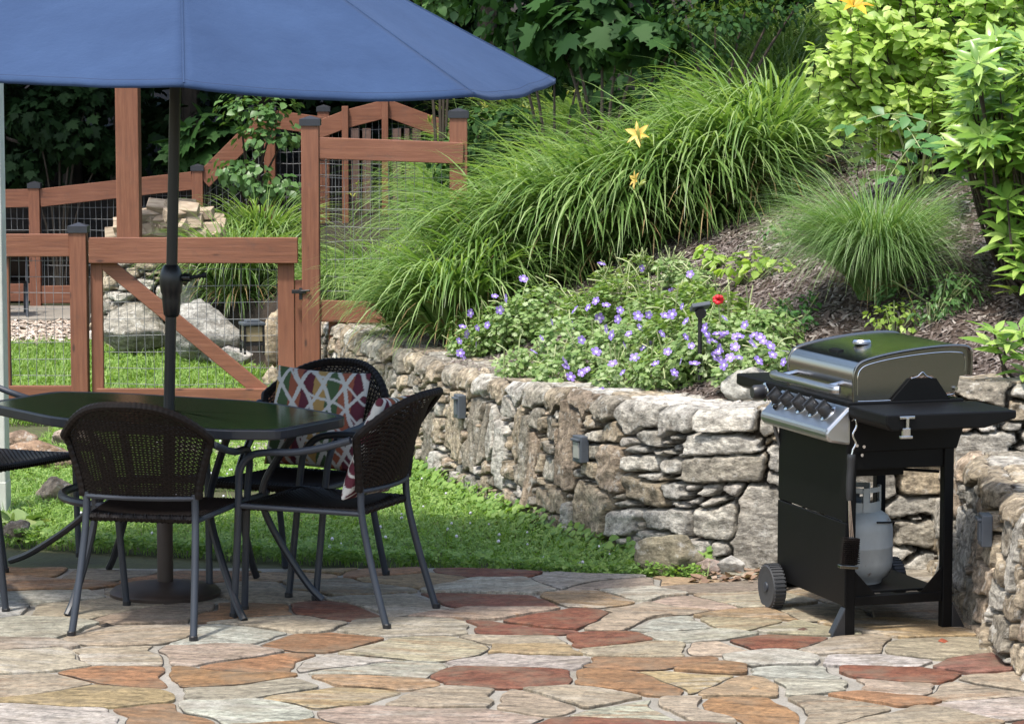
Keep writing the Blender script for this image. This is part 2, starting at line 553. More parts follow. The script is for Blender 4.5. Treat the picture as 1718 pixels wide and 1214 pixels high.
M['shrub_y'] = leaf_mat('yellow_green_leaf', (0.25, 0.39, 0.065), (0.39, 0.53, 0.12), 0.42, 0.4, (0.52, 0.62, 0.22))
M['rhodo'] = leaf_mat('rhododendron_leaf', (0.11, 0.23, 0.035), (0.25, 0.39, 0.07), 0.28, 0.3, (0.40, 0.52, 0.15), 0.55)
M['compound'] = leaf_mat('compound_leaf', (0.06, 0.16, 0.045), (0.10, 0.23, 0.07), 0.3, 0.4)
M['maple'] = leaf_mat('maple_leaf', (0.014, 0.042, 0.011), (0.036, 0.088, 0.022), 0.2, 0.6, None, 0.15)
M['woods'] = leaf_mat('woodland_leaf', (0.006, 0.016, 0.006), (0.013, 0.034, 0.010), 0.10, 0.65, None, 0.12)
M['vine'] = leaf_mat('vine_leaf', (0.06, 0.14, 0.04), (0.13, 0.24, 0.08), 0.28, 0.4)
M['hosta'] = leaf_mat('hosta_leaf', (0.10, 0.20, 0.05), (0.30, 0.36, 0.15), 0.25, 0.45)
M['bark'] = plain('bark', (0.055, 0.042, 0.032), (0.025, 0.02, 0.016), rough=0.9, scale=14, bscale=40, bump=0.7, bdist=0.02, stretch=(1, 1, 0.25))
M['twig'] = plain('twig', (0.06, 0.045, 0.03), rough=0.8, bump=0)
M['log_bark'] = plain('log_bark', (0.16, 0.125, 0.10), (0.07, 0.055, 0.045), rough=0.9, scale=14, bump=0.6, bdist=0.01)
M['log_wood'] = plain('split_wood', (0.50, 0.41, 0.30), (0.27, 0.20, 0.14), rough=0.85, scale=9, stretch=(1, 8, 8), bump=0.4, bdist=0.005)
M['lamp_metal'] = plain('lamp_metal', (0.10, 0.115, 0.135), (0.06, 0.07, 0.085), rough=0.5)
M['lamp_lens'] = plain('lamp_lens', (0.42, 0.42, 0.38), rough=0.3, bump=0)
M['lantern_glass'] = plain('lantern_panel', (0.30, 0.24, 0.14), rough=0.4, bump=0)
def fabric_mat():
    N = NT('printed_fabric')
    at_ = N.n('ShaderNodeAttribute', attribute_name='Col')
    N.set(Base_Color=at_.outputs['Color'], Roughness=0.9, Specular_IOR_Level=0.15)
    N.bump(N.noise(N.coord(), 500, 2).outputs['Fac'], 0.3, 0.001)
    return N.m
M['print'] = fabric_mat()

# ------------------------------------------------------------------ terrain
WB = np.array([(9, 11.6), (1.95, 11.72), (1.72, 12.2), (1.034, 12.25), (.68, 12.55), (.30, 13.4), (0.0, 14.3), (-.35, 15.6), (-.70, 16.9), (-1.0, 18.2),
               (-1.4, 20.0), (-2.2, 21.6), (-2.9, 22.4), (-3.35, 23.6), (-3.8, 27), (-7, 31), (-30, 36)])
POLY = np.vstack([WB, [(-30, 80), (30, 80), (30, 11.6)]])

def hdist(x, y):                          # signed distance to the hill's foot, positive uphill
    x, y = np.asarray(x, float), np.asarray(y, float)
    d = np.full(x.shape, 1e9)
    for a, b in zip(WB[:-1], WB[1:]):
        ab = b - a
        t = np.clip(((x - a[0]) * ab[0] + (y - a[1]) * ab[1]) / (ab @ ab), 0, 1)
        d = np.minimum(d, np.hypot(x - a[0] - t * ab[0], y - a[1] - t * ab[1]))
    ins = np.zeros(x.shape, bool)
    n = len(POLY)
    for i in range(n):
        x1, y1 = POLY[i]; x2, y2 = POLY[(i + 1) % n]
        c = ((y1 > y) != (y2 > y)) & (x < (x2 - x1) * (y - y1) / (y2 - y1 + 1e-12) + x1)
        ins ^= c
    return np.where(ins, d, -d)

def hill(x, y):
    x, y = np.asarray(x, float), np.asarray(y, float)
    d = hdist(x, y)
    base = np.interp(y, [12, 15, 17, 19, 21, 23], [.56, .52, .50, .42, .40, .36]) + .20 * sm((x - 1.5) / .4) * sm((14 - y) / 2)
    k = np.interp(y, [15, 17, 20, 23, 28, 40], [.46, .42, .24, .17, .2, .3])
    z = base + k * np.maximum(d, 0) + (.035 * fbm(x * 1.6, y * 1.6, 3) + .012 * fbm(x * 7, y * 7, 5)) * sm(d / .3)
    return np.where(d > 0, z, np.maximum(base + d * 6, -.6))

def hit(px, py, lo=10.5, hi=34):          # where the ray through a photo pixel meets the hill
    d = ray(px, py)
    Y = np.linspace(lo, hi, 3000)
    P = np.array([0, 0, H0]) + d[None] * (Y / d[1])[:, None]
    below = P[:, 2] <= np.maximum(hill(P[:, 0], P[:, 1]), 0)
    i = int(np.argmax(below)) if below.any() else len(Y) - 1
    return P[i]

def grid(xs, ys, zf):
    X, Y = np.meshgrid(xs, ys)
    V = np.stack([X.ravel(), Y.ravel(), zf(X.ravel(), Y.ravel())], 1)
    nx, ny = len(xs), len(ys)
    i = np.arange(nx * ny).reshape(ny, nx)
    T = np.stack([i[:-1, :-1].ravel(), i[:-1, 1:].ravel(), i[1:, 1:].ravel(), i[1:, :-1].ravel()], 1)
    return V, T

V, T = grid(np.r_[-220, -60, np.arange(-14, 14.1, .35), 60, 220], np.r_[-30, 2, np.arange(6, 30, .35), 60, 300],
            lambda x, y: -.035 + .012 * fbm(x * .8, y * .8, 2))
tag(npmesh('ground', V, T, M['soil'], smooth=True), kind='structure')
V, T = grid(np.r_[-12, -9, -7, np.arange(-5.5, 6.2, .06), 7, 9], np.r_[np.arange(11.3, 26, .06), np.arange(26, 46, .5)], hill)
ho = npmesh('hillside', V, T, [M['mulch'], M['litter']], smooth=True)
cy = V[T].mean(1)
ho.data.polygons.foreach_set('material_index', (cy[:, 1] > 20.5).astype(np.int32))
tag(ho, kind='structure')
# leaf-littered wood floor behind the far fence, rising to a wooded bank
V, T = grid(np.arange(-16, 3, .4), np.arange(26.4, 60, .6), lambda x, y: .0 + .35 * np.maximum(y - 29, 0) + .08 * fbm(x, y, 4))
tag(npmesh('woodland_floor', V, T, M['litter'], smooth=True), kind='structure')

# ------------------------------------------------------------------ patio of irregular flagstones
PAL = {'R': (.140, .055, .034), 'O': (.225, .125, .064), 'T': (.27, .192, .108), 'B': (.278, .240, .174), 'G': (.292, .268, .222),
       'P': (.262, .212, .158), 'W': (.30, .292, .26), 'Y': (.275, .23, .145), 'D': (.15, .072, .055), 'S': (.19, .155, .11)}
FL = '''52 1059 G;195 1101 B;237 1066 P;380 1070 W;366 1097 P;63 1111 B;206 1136 O;370 1134 O;480 1115 O;40 1148 P;175 1171 T;420 1157 B;573 1168 T;575 1118 G;258 1202 O;400 1195 G;90 1205 G;20 1080 P;380 1030 O;552 1028 R;430 995 B;70 985 O;90 1005 G;555 1078 O;728 1055 B;710 1090 B;647 1020 B;909 1092 T;900 1112 G;843 1138 R;755 1174 P;874 1178 P;950 1172 B;1063 1150 O;1084 1192 G;717 1206 P;620 1150 T;630 1128 G;860 1053 R;940 1041 R;1003 1074 R;1049 1045 P;818 1010 R;829 982 G;805 959 R;979 1006 T;1007 975 G;1084 1000 G;1105 1020 P;1129 1052 W;1105 1087 B;1049 980 P;700 972 T;647 961 O;1133 978 T;811 1031 P;905 1077 B;1133 1115 O;1150 1145 T;1188 985 S;1258 1007 B;1149 1013 P;1167 1068 G;1247 1052 Y;1310 1059 B;1275 1083 R;1180 1087 B;1198 1122 O;1286 1111 G;1328 1131 W;1397 1090 P;1471 1108 W;1495 1132 R;1617 1118 D;1555 1094 B;1258 1153 T;1502 1055 T;1240 1192 O;1328 1152 G;1404 1188 P;1467 1174 O;1607 1160 P;1642 1188 G;1555 1199 B;1362 1027 B;1286 1031 T;1153 1192 P;1467 1153 B;200 960 S;320 965 O;300 1000 S;160 1020 B;480 965 T;560 985 S;100 945 S;240 935 O;400 945 T;530 955 T;300 1030 S;1560 1020 S;1450 1000 T;30 960 O;480 1045 B;1690 1150 P'''
fl = [s.split() for s in FL.split(';')]
rs = np.random.RandomState(11)
seeds, scol = [], []
for a, b, c in fl:
    p = on(float(a), float(b))
    seeds.append((p[0], p[1])); scol.append(c)
keys, pr = ['R', 'O', 'T', 'B', 'G', 'P', 'W', 'S'], [.1, .15, .18, .2, .15, .14, .04, .04]
cand = np.stack([rs.uniform(-4.2, 3.2, 3000), rs.uniform(7.0, 13.2, 3000)], 1)
for p in cand:
    if min(((s[0] - p[0]) * .75) ** 2 + (s[1] - p[1]) ** 2 for s in seeds) > (.33 if -2.2 < p[0] < 1.9 and 9.2 < p[1] < 12.2 else .27) ** 2:
        seeds.append(tuple(p)); scol.append(keys[rs.choice(8, p=pr)])
seeds = np.array(seeds)
SX = .75
E1, E2 = on(20, 908), on(1165, 972)                        # the lawn edge of the patio
def clip(poly, a, b, c):                                   # keep a x + b y <= c
    out = []
    for i in range(len(poly)):
        p, q = poly[i], poly[(i + 1) % len(poly)]
        dp, dq = a * p[0] + b * p[1] - c, a * q[0] + b * q[1] - c
        if dp <= 0: out.append(p)
        if dp * dq < 0:
            t = dp / (dp - dq)
            out.append((p[0] + t * (q[0] - p[0]), p[1] + t * (q[1] - p[1])))
    return out
en = np.array([-(E2 - E1)[1], (E2 - E1)[0]]); en = en / np.linalg.norm(en)
PV, PF, PC, PMI, CR = [], [], [], [], []
S2 = seeds * [SX, 1]
for i in range(len(seeds)):
    s = S2[i]
    poly = [(s[0] - 1, s[1] - 1), (s[0] + 1, s[1] - 1), (s[0] + 1, s[1] + 1), (s[0] - 1, s[1] + 1)]
    dd = np.hypot(*(S2 - s).T)
    for j in np.argsort(dd)[1:26]:
        n = S2[j] - s
        L = np.linalg.norm(n); n = n / L
        gap = rs.uniform(.0025, .0105) * (2.4 if rs.rand() < .16 else 1)
        poly = clip(poly, n[0], n[1], n @ s + L / 2 - gap)
        if len(poly) < 3: break
    if len(poly) < 3: continue
    poly = [(p[0] / SX, p[1]) for p in poly]
    if seeds[i][0] < .75:                                  # lawn edge, wavering a little
        poly = clip(poly, en[0], en[1], en @ E1[:2] + rs.uniform(-.03, .03))
    poly = clip(poly, 1, 0, 1.86)
    poly = clip(poly, 0, 1, 12.0)
    if len(poly) < 3: continue
    P = np.array(poly)
    keep = [k for k in range(len(P)) if np.linalg.norm(P[k] - P[k - 1]) > .03]
    P = P[keep]
    if len(P) < 3 or P[:, 1].max() < 7.5: continue
    # subdivide, chip the corners, wobble the edge
    Q = []
    for k in range(len(P)):
        a, b = P[k], P[(k + 1) % len(P)]
        m = max(2, int(np.linalg.norm(b - a) / .022))
        for t in range(m): Q.append(a + (b - a) * t / m)
    Q = np.array(Q)
    for _ in range(1): Q = .25 * np.roll(Q, 1, 0) + .5 * Q + .25 * np.roll(Q, -1, 0)
    Q = Q + np.stack([.075 * vn(Q[:, 0] * 2.6, Q[:, 1] * 3.4, 61) + .022 * vn(Q[:, 0] * 8, Q[:, 1] * 9, 63), .055 * vn(Q[:, 0] * 2.6, Q[:, 1] * 3.4, 62) + .018 * vn(Q[:, 0] * 8, Q[:, 1] * 9, 64)], 1)
    c = Q.mean(0)
    wob = .010 * fbm(Q[:, 0] * 6 + i, Q[:, 1] * 6, 1) + .006 * vn(Q[:, 0] * 25, Q[:, 1] * 25 + i, 2)
    Q = Q + nrm(Q - c) * wob[:, None]
    n = len(Q)
    h = rs.uniform(.0055, .014)
    tilt = rs.uniform(-.010, .010, 2)
    zz = h + (Q - c) @ tilt
    o = sum(len(v) for v in PV)
    inner = c + (Q - c) * (1 - .008 / np.maximum(np.linalg.norm(Q - c, axis=1), .03))[:, None]
    vs = np.vstack([np.c_[Q, np.full(n, -.02)], np.c_[Q, zz - .003], np.c_[inner, zz]])
    PV.append(vs)
    # the dark crack where the bed has shrunk from the stone
    cw = np.clip(.0004 + .0042 * vn(Q[:, 0] * 7 + i * 3, Q[:, 1] * 7, 71), -.001, .006)
    CR.append((Q - nrm(Q - c) * .002, Q + nrm(Q - c) * cw[:, None]))
    col = np.array(PAL[scol[i]]) * rs.uniform(.88, 1.1) * rs.uniform(.95, 1.05, 3)
    PC.append(np.tile(np.r_[col, .15 if scol[i] in 'RD' else .5 if scol[i] == 'O' else 1.0], (len(vs), 1)))
    for r in (0, 1):
        for k in range(n):
            PF.append((o + r * n + k, o + r * n + (k + 1) % n, o + (r + 1) * n + (k + 1) % n, o + (r + 1) * n + k)); PMI.append(0)
    PF.append(tuple(o + 2 * n + k for k in range(n))); PMI.append(0)
V = np.vstack(PV); Cc = np.vstack(PC)
# the mortar bed
xs = np.arange(-4.4, 1.92, .05); ys = np.arange(7.2, 12.1, .05)
MV, MT = grid(xs, ys, lambda x, y: -.0015 + .004 * fbm(x * 9, y * 9, 8))
mc = MV[MT].mean(1)
ok = ((mc[:, 0] - E1[0]) * en[0] + (mc[:, 1] - E1[1]) * en[1] < .012) | (mc[:, 0] > .78)
MT = MT[ok]
XV, XF, q0 = [], [], len(V)
for A, B in CR:
    n = len(A)
    XV += [np.c_[A, np.full(n, .0048)], np.c_[B, np.full(n, .0042)]]
    XF += [(q0 + k, q0 + (k + 1) % n, q0 + n + (k + 1) % n, q0 + n + k) for k in range(n)]
    q0 += 2 * n
XV = np.vstack(XV)
o = len(V) + len(XV)
me = bpy.data.meshes.new('patio')
me.from_pydata(np.vstack([V, XV, MV]).tolist(), [], PF + XF + [tuple(int(q) + o for q in f) for f in MT])
me.materials.append(M['flag']); me.materials.append(M['mortar']); me.materials.append(plain('joint_dirt', (.05, .042, .034), rough=.95, bump=0))
me.polygons.foreach_set('material_index', PMI + [2] * len(XF) + [1] * len(MT))
a = me.attributes.new('Col', 'FLOAT_COLOR', 'POINT')
a.data.foreach_set('color', np.vstack([Cc, np.full((len(XV), 4), .05), np.full((len(MV), 4), .3)]).astype(np.float32).ravel())
po = bpy.data.objects.new('patio', me); COL.objects.link(po); tag(po, kind='structure')

# ------------------------------------------------------------------ dry-stacked stone walls
STONE = [(.31, .29, .25), (.27, .245, .20), (.22, .195, .155), (.35, .325, .28), (.30, .25, .18), (.26, .215, .155), (.36, .34, .30), (.285, .225, .165), (.19, .17, .135), (.42, .39, .345)]
def pack(S, Tm, spec, rs, fixed=()):
    """spec(s, t) -> candidate half sizes, largest tried first"""
    L = [list(f) for f in fixed]
    for size in (1.0, .72, .5, .36, .24):
        for _ in range(1500):
            s, t = rs.uniform(0, S), rs.uniform(0, Tm)
            a, b = spec(s, t, rs)
            a, b = a * size, b * size
            ok = True
            for q in L:
                if abs(q[0] - s) < .86 * (q[2] + a) and abs(q[1] - t) < .86 * (q[3] + b):
                    ok = False; break
            if ok: L.append([s, t, a, b])
    return np.array(L)

def stone_wall(name, label, path, zt, depth, out_sign, spec, seed, fixed=(), ds=.0072, z0=-.06, zpath=None, tan_from=0):
    rs = np.random.RandomState(seed)
    P = crom(path, 24)
    seg = np.r_[0, np.cumsum(np.linalg.norm(np.diff(P, axis=0), axis=1))]
    S = seg[-1]
    s = np.arange(0, S, ds)
    bx, by = np.interp(s, seg, P[:, 0]), np.interp(s, seg, P[:, 1])
    tx, ty = np.gradient(bx), np.gradient(by)
    k = 25
    ker = np.ones(k) / k
    pad = lambda v: np.convolve(np.pad(v, k // 2, mode='edge'), ker, 'valid')
    tx, ty = pad(tx), pad(ty)
    L = np.hypot(tx, ty); tx, ty = tx / L, ty / L
    nx, ny = out_sign * ty, -out_sign * tx
    Hs = np.interp(s, np.linspace(0, S, len(zt)), zt)
    Zb = np.zeros_like(s) if zpath is None else np.interp(s, np.linspace(0, S, len(zpath)), zpath)
    Hm = float(np.mean(Hs))
    nf = int((Hm - z0) / ds) + 1
    nb = int(depth / ds) + 1
    t = np.r_[np.linspace(z0, Hm, nf), Hm + np.linspace(ds, depth, nb)]
    SS, TT = np.meshgrid(s, t)
    fx = [(np.interp(q[0], [0, 1], [0, S]) if q[4:] else q[0], q[1], q[2], q[3]) for q in fixed]
    cap = [(c, Hm - .045 + rs.uniform(-.01, .01), rs.uniform(.10, .2), .062) for c in np.arange(.1, S, .27)]
    top = pack(S, depth, lambda a, b, r: (r.uniform(.1, .2), r.uniform(.08, .14)), rs)
    body = pack(S, Hm - .09, spec, rs, fx)
    top[:, 1] += Hm + .10
    seeds = np.vstack([body, cap, top])
    n = len(seeds)
    ws = SS + .020 * fbm(SS * 4, TT * 5, seed, 2) + .006 * fbm(SS * 22, TT * 22, seed + 5)
    wt = TT + .016 * fbm(SS * 4 + 40, TT * 5, seed + 1, 2) + .0055 * fbm(SS * 22, TT * 22 + 9, seed + 6)
    ROT = rs.normal(size=n) * .10; SK = rs.normal(size=n) * .16; SK2 = rs.normal(size=n) * .07
    f1 = np.full(SS.shape, 1e9); f2 = np.full(SS.shape, 1e9); idx = np.zeros(SS.shape, int)
    for i, (cs, ct, a, b) in enumerate(seeds):
        ja, jb = np.searchsorted(s, [cs - 5 * a - .15, cs + 5 * a + .15])
        ia, ib = np.searchsorted(t, [ct - 5 * b - .15, ct + 5 * b + .15])
        if ja >= jb or ia >= ib: continue
        sl = (slice(ia, ib), slice(ja, jb))
        cr_, sr_ = math.cos(ROT[i]), math.sin(ROT[i])
        du, dv = ws[sl] - cs, wt[sl] - ct
        d = ((np.abs(du * cr_ + dv * sr_ + SK[i] * dv) / a) ** 7 + (np.abs(dv * cr_ - du * sr_ + SK2[i] * du) / b) ** 7) ** (1 / 7)
        d = (d - 1) * min(a, b) * 1.0 + .0
        c1, c2, ci = f1[sl], f2[sl], idx[sl]
        m1 = d < c1
        c2[:] = np.where(m1, c1, np.minimum(c2, d))
        ci[m1] = i
        c1[:] = np.where(m1, d, c1)
    g = f2 - f1
    off = rs.uniform(-.012, .012, n)
    tilt = rs.uniform(-.08, .08, (n, 2))
    front = sm((Hm + .02 - TT) / .05)
    face = sm((g - .0035) / (.006 + .007 * rs.rand(n)[idx]))
    h = face * (.050 + off[idx]) + (tilt[idx, 0] * (ws - seeds[idx, 0]) + tilt[idx, 1] * (wt - seeds[idx, 1])) * face * 1.0
    th = np.where((seeds[:, 3] > seeds[:, 2] * 1.3) & (seed != 9), 1.45, 0) + rs.uniform(-.35, .35, n)
    cth, sth = np.cos(th)[idx], np.sin(th)[idx]
    lu = (ws - seeds[idx, 0]) * cth + (wt - seeds[idx, 1]) * sth + idx * .37
    lv = -(ws - seeds[idx, 0]) * sth + (wt - seeds[idx, 1]) * cth + idx * .53
    strata = fbm(lu * 5, lv * 34, seed + 11, 4)
    ridge = 1 - np.abs(vn(lu * 7, lv * 13, seed + 12)) * 2
    h += (.0055 * strata + .007 * ridge) * face
    h += .006 * fbm(SS * 9, TT * 20, seed + 2, 5) * face + .003 * fbm(SS * 40, TT * 60, seed + 3, 3) * face
    h -= .034 * (1 - face)
    h *= .30 + .70 * front
    a = sm((TT - (Hm - .035)) / .07)
    tf = np.minimum(TT, Hm)
    zz = Zb[None] + z0 + (tf - z0) * ((Hs[None] - z0) / (Hm - z0))
    back = np.maximum(TT - Hm, 0) + .07 * np.clip(tf / Hm, 0, 1)
    edge = .020 * fbm(SS * 4, SS * 0 + 3, seed + 8)
    ox = (h * (1 - a) - back + edge)
    X = bx[None] + nx[None] * ox
    Y = by[None] + ny[None] * ox
    Z = zz + h * a * .5 + .02 * fbm(SS * 3, TT * 0 + 1, seed + 9) * a + .012 * fbm(SS * 9, TT * 9, seed + 4) * a
    V = np.stack([X.ravel(), Y.ravel(), Z.ravel()], 1)
    ii = np.arange(V.shape[0]).reshape(SS.shape)
    T = np.stack([ii[:-1, :-1].ravel(), ii[:-1, 1:].ravel(), ii[1:, 1:].ravel(), ii[1:, :-1].ravel()], 1)
    if out_sign < 0: T = T[:, ::-1]
    pick = np.where((seeds[:, 0] < tan_from) | (rs.rand(n) < .25), rs.choice([0, 3, 6, 9, 0, 3, 6, 9, 1, 4], n), rs.choice([1, 2, 4, 5, 7, 8, 0, 4, 5], n))
    base = np.array(STONE)[pick] * rs.uniform(.98, 1.55, (n, 1))
    C = base[idx]
    C = C * np.clip(1 + .55 * strata + .22 * fbm(lu * 14, lv * 60, seed + 13, 3), .4, 1.75)[..., None]
    C = np.where((face < .15)[..., None], np.array([.07, .058, .045]), C)      # joints between the stones coloured dark brown
    mid = np.array([bx[len(s) // 2], by[len(s) // 2], 0])
    o = npmesh(name, V, T, M['wall_stone'], None, mid, True, C.reshape(-1, 3))
    tag(o, label, 'wall')
    return o, (s, bx, by, nx, ny, S)

W0 = [(1.76, 12.03), (1.4, 12.0), (1.034, 12.02), (.78, 12.12), (.546, 12.38), (.30, 12.85), (.109, 13.35), (-.2, 14.3), (-.556, 15.5), (-.905, 16.8), (-1.12, 17.9), (-1.35, 19.2)]
def spec_main(s, t, r):
    if s < 1.55:
        return (r.uniform(.09, .20), r.uniform(.030, .060))
    u = r.rand()
    if u < .16: return (r.uniform(.05, .075), r.uniform(.12, .19))
    return (r.uniform(.055, .12), r.uniform(.030, .070))
fix_main = [(1.62, .30, .10, .10), (1.75, .12, .17, .11), (2.02, .36, .12, .20), (2.45, .2, .06, .16), (2.9, .22, .06, .18), (3.35, .30, .10, .2), (3.62, .33, .09, .22), (4.1, .18, .08, .15), (4.6, .26, .1, .14), (.72, .14, .13, .15), (.38, .3, .18, .06)]
wall_main, WM = stone_wall('stone_wall', 'long curved dry-stacked stone wall holding back the flower bed', W0, [.66, .64, .62, .57, .55, .54, .53, .52, .50], .34, -1, spec_main, 5, fix_main, tan_from=1.6)
def spec_spur(s, t, r):
    u = r.rand()
    if u < .06: return (r.uniform(.08, .12), r.uniform(.14, .2))
    return (r.uniform(.10, .22), r.uniform(.04, .085))
wall_spur, WS = stone_wall('stone_wall', 'low stone wall with a broad flat top at the right edge of the patio', [(1.86, 6.6), (1.80, 8.2), (1.76, 9.2), (1.72, 10.2), (1.73, 11.2), (1.75, 12.05)], [.53, .53, .53, .53], 1.25, -1, spec_spur, 9,
    [(2.75, .2, .16, .17), (4.55, .22, .12, .17)])
wall_tier, WT = stone_wall('stone_wall', 'short upper stone wall stepping up behind the right end of the grill', [(1.74, 11.62), (2.3, 11.58), (3.6, 11.55)], [.30, .30], .30, 1, lambda s, t, r: (r.uniform(.1, .2), r.uniform(.04, .08)), 13, zpath=[.5, .5])

# ------------------------------------------------------------------ leaves and blades
def tri(*a): return np.array(a, np.int32)
def ovate(w=.3, fold=.06, curl=.12):
    v = np.array([(0, 0, 0), (-w, .34, fold), (0, .36, 0), (w, .34, fold), (-w * .72, .68, fold * .6 - curl * .4), (0, .68, -curl * .4), (w * .72, .68, fold * .6 - curl * .4), (0, 1, -curl)])
    return v, tri((0, 2, 1), (0, 3, 2), (1, 2, 5), (1, 5, 4), (2, 3, 6), (2, 6, 5), (4, 5, 7), (5, 6, 7))
def fan(outline, c=(0, .38, .03)):
    v = np.array([c] + [(x, y, -.10 * (x * x + max(y - .4, 0) ** 2)) for x, y in outline])
    n = len(outline)
    return v, tri(*[(0, 1 + (k + 1) % n, 1 + k) for k in range(n)])
_mh = [(0, 0), (.16, -.06), (.40, .02), (.34, .14), (.62, .26), (.50, .36), (.66, .56), (.40, .50), (.26, .50), (.30, .72), (.14, .74)]
MAPLE = fan(_mh + [(0, 1.02)] + [(-x, y) for x, y in _mh[:0:-1]])
_gh = [(0, 0), (.28, .0), (.48, .12), (.32, .26), (.56, .50), (.26, .52), (.2, .82)]
GER = fan(_gh + [(0, .7)] + [(-x, y) for x, y in _gh[:0:-1]], (0, .34, -.05))
def clover():
    V, T = [], []
    for k in range(3):
        a = 2.094 * k
        c, s = math.cos(a), math.sin(a)
        o = len(V)
        for x, y, z in ((0, 0, 0), (-.42, .6, .12), (0, .95, .0), (.42, .6, .12)):
            V.append((x * c - y * s, x * s + y * c, z))
        T += [(o, o + 2, o + 1), (o, o + 3, o + 2)]
    return np.array(V), tri(*T)
CLOVER = clover()
def flower5():
    V, T = [(0, 0, .0)], []
    for k in range(5):
        a = 2 * math.pi * k / 5
        o = len(V)
        for r, da, z in ((.55, -.58, .10), (.98, -.44, .16), (1.06, 0, .14), (.98, .44, .16), (.55, .58, .10)):
            V.append((r * math.cos(a + da), r * math.sin(a + da), z))
        T += [(0, o, o + 1), (0, o + 1, o + 2), (0, o + 2, o + 3), (0, o + 3, o + 4)]
    return np.array(V), tri(*T)
FLOWER = flower5()
OV = ovate(.30); LANCE = ovate(.155, .05, .18); OVW = ovate(.40, .05, .15)

def place(tpl, pos, N, D, size):          # template leaves at pos, facing N, pointing along D
    Z = nrm(N)
    Yv = nrm(D - Z * np.sum(D * Z, 1, keepdims=True))
    X = np.cross(Yv, Z)
    v, t = tpl
    size = np.broadcast_to(size, (len(pos),))
    V = pos[:, None] + size[:, None, None] * (v[None, :, 0:1] * X[:, None] + v[None, :, 1:2] * Yv[:, None] + v[None, :, 2:3] * Z[:, None])
    T = t[None] + (np.arange(len(pos)) * len(v))[:, None, None]
    return V.reshape(-1, 3), T.reshape(-1, 3)

def join(parts):
    Vs, Ts, o = [], [], 0
    for V, T in parts:
        Vs.append(V); Ts.append(T + o); o += len(V)
    return np.vstack(Vs), np.vstack(Ts)

def clumps_leaves(rs, clumps, n, tpl, size, up=.7, droop=.35, shell=.55, jit=.6, c0=None):
    """n leaves spread over leaf clumps (x, y, z, r)"""
    c = np.array(clumps, float)
    w = c[:, 3] ** 2; w /= w.sum()
    i = rs.choice(len(c), n, p=w)
    d = nrm(rs.normal(size=(n, 3)))
    r = (shell + (1 - shell) * rs.rand(n)) ** .6
    pos = c[i, :3] + d * (c[i, 3] * r)[:, None] * [1, 1, .75]
    out = nrm(pos - (c[:, :3].mean(0) if c0 is None else np.array(c0)))
    N = d * .5 + out * .35 + np.array([0, 0, up]) + rs.normal(size=(n, 3)) * jit * .6
    D = out * .7 + d * .4 + np.array([0, 0, -droop]) + rs.normal(size=(n, 3)) * jit
    return place(tpl, pos, N, D, size * rs.uniform(.65, 1.2, n))

def blades(rs, n, rad, length, width, segs=7, az=None, azs=1.0, phi0=(.05, .55), phi1=(1.7, 2.7), pw=1.3, base=None):
    """arching strap leaves; az: preferred heading, azs: spread"""
    a = rs.uniform(0, 2 * math.pi, n) if az is None else az + rs.normal(size=n) * azs
    L = rs.uniform(*length, n); w = rs.uniform(*width, n)
    p0 = rs.uniform(*phi0, n); p1 = rs.uniform(*phi1, n)
    rr = rad * np.sqrt(rs.rand(n))
    aa = a + rs.normal(size=n) * .6
    B = np.stack([rr * np.cos(aa), rr * np.sin(aa), np.zeros(n)], 1) if base is None else base
    tw = rs.normal(size=n) * .35
    pos = B.copy()
    rows = []
    for k in range(segs + 1):
        t = k / segs
        ph = p0 + (p1 - p0) * t ** pw
        h = np.stack([np.cos(a), np.sin(a), np.zeros(n)], 1)
        side = np.stack([-np.sin(a + tw), np.cos(a + tw), .25 * np.sin(tw * 3)], 1)
        if k:
            pm = p0 + (p1 - p0) * ((k - .5) / segs) ** pw
            pos = pos + (h * np.sin(pm)[:, None] + np.array([0, 0, 1.0]) * np.cos(pm)[:, None]) * (L / segs)[:, None]
        ww = w * (1 - t ** 2.2) * (.55 + .45 * min(1, t * 4)) + w * .04
        rows.append(np.stack([pos - side * ww[:, None], pos + side * ww[:, None]], 1))
    R = np.stack(rows, 1)                                   # n, segs+1, 2, 3
    V = R.reshape(-1, 3)
    b = (np.arange(n) * (segs + 1) * 2)[:, None]
    k = (np.arange(segs) * 2)[None]
    i0 = (b + k).ravel()
    T = np.concatenate([np.stack([i0, i0 + 1, i0 + 3], 1), np.stack([i0, i0 + 3, i0 + 2], 1)])
    return V, T

# ------------------------------------------------------------------ lawn cover, mulch chips, pebbles (uncountable)
def in_lawn(x, y):
    d = hdist(x, y)
    e = (x - E1[0]) * en[0] + (y - E1[1]) * en[1]
    return (d < -.26) & ((e > .015) & (x < .8)) & ~((x < -2.9) & (y > 22.0)) & ~((y > 13.9) & (y < 14.5) & (x < -1.05) & (x > -1.95))
rs = np.random.RandomState(21)
def field(n, x0, x1, y0, y1, f):
    p = np.stack([rs.uniform(x0, x1, n), rs.uniform(y0, y1, n)], 1)
    return p[f(p[:, 0], p[:, 1])]
parts = []
p = field(70000, -2.6, .8, 11.2, 17.6, in_lawn)
dens = .5 + .5 * fbm(p[:, 0] * 2.2, p[:, 1] * 2.2, 31)
p = p[rs.rand(len(p)) < .35 + .65 * dens]
n = len(p)
pos = np.c_[p, -.03 + rs.uniform(.012, .06, n) * (.7 + .6 * (.5 + .5 * fbm(p[:, 0] * 3, p[:, 1] * 3, 33)))]
N = np.stack([rs.normal(size=n) * .38, rs.normal(size=n) * .38 - .15, np.ones(n)], 1)
parts.append(place(CLOVER, pos, N, rs.normal(size=(n, 3)), rs.uniform(.010, .021, n)))
p = field(42000, -2.6, .8, 11.2, 17.6, in_lawn)
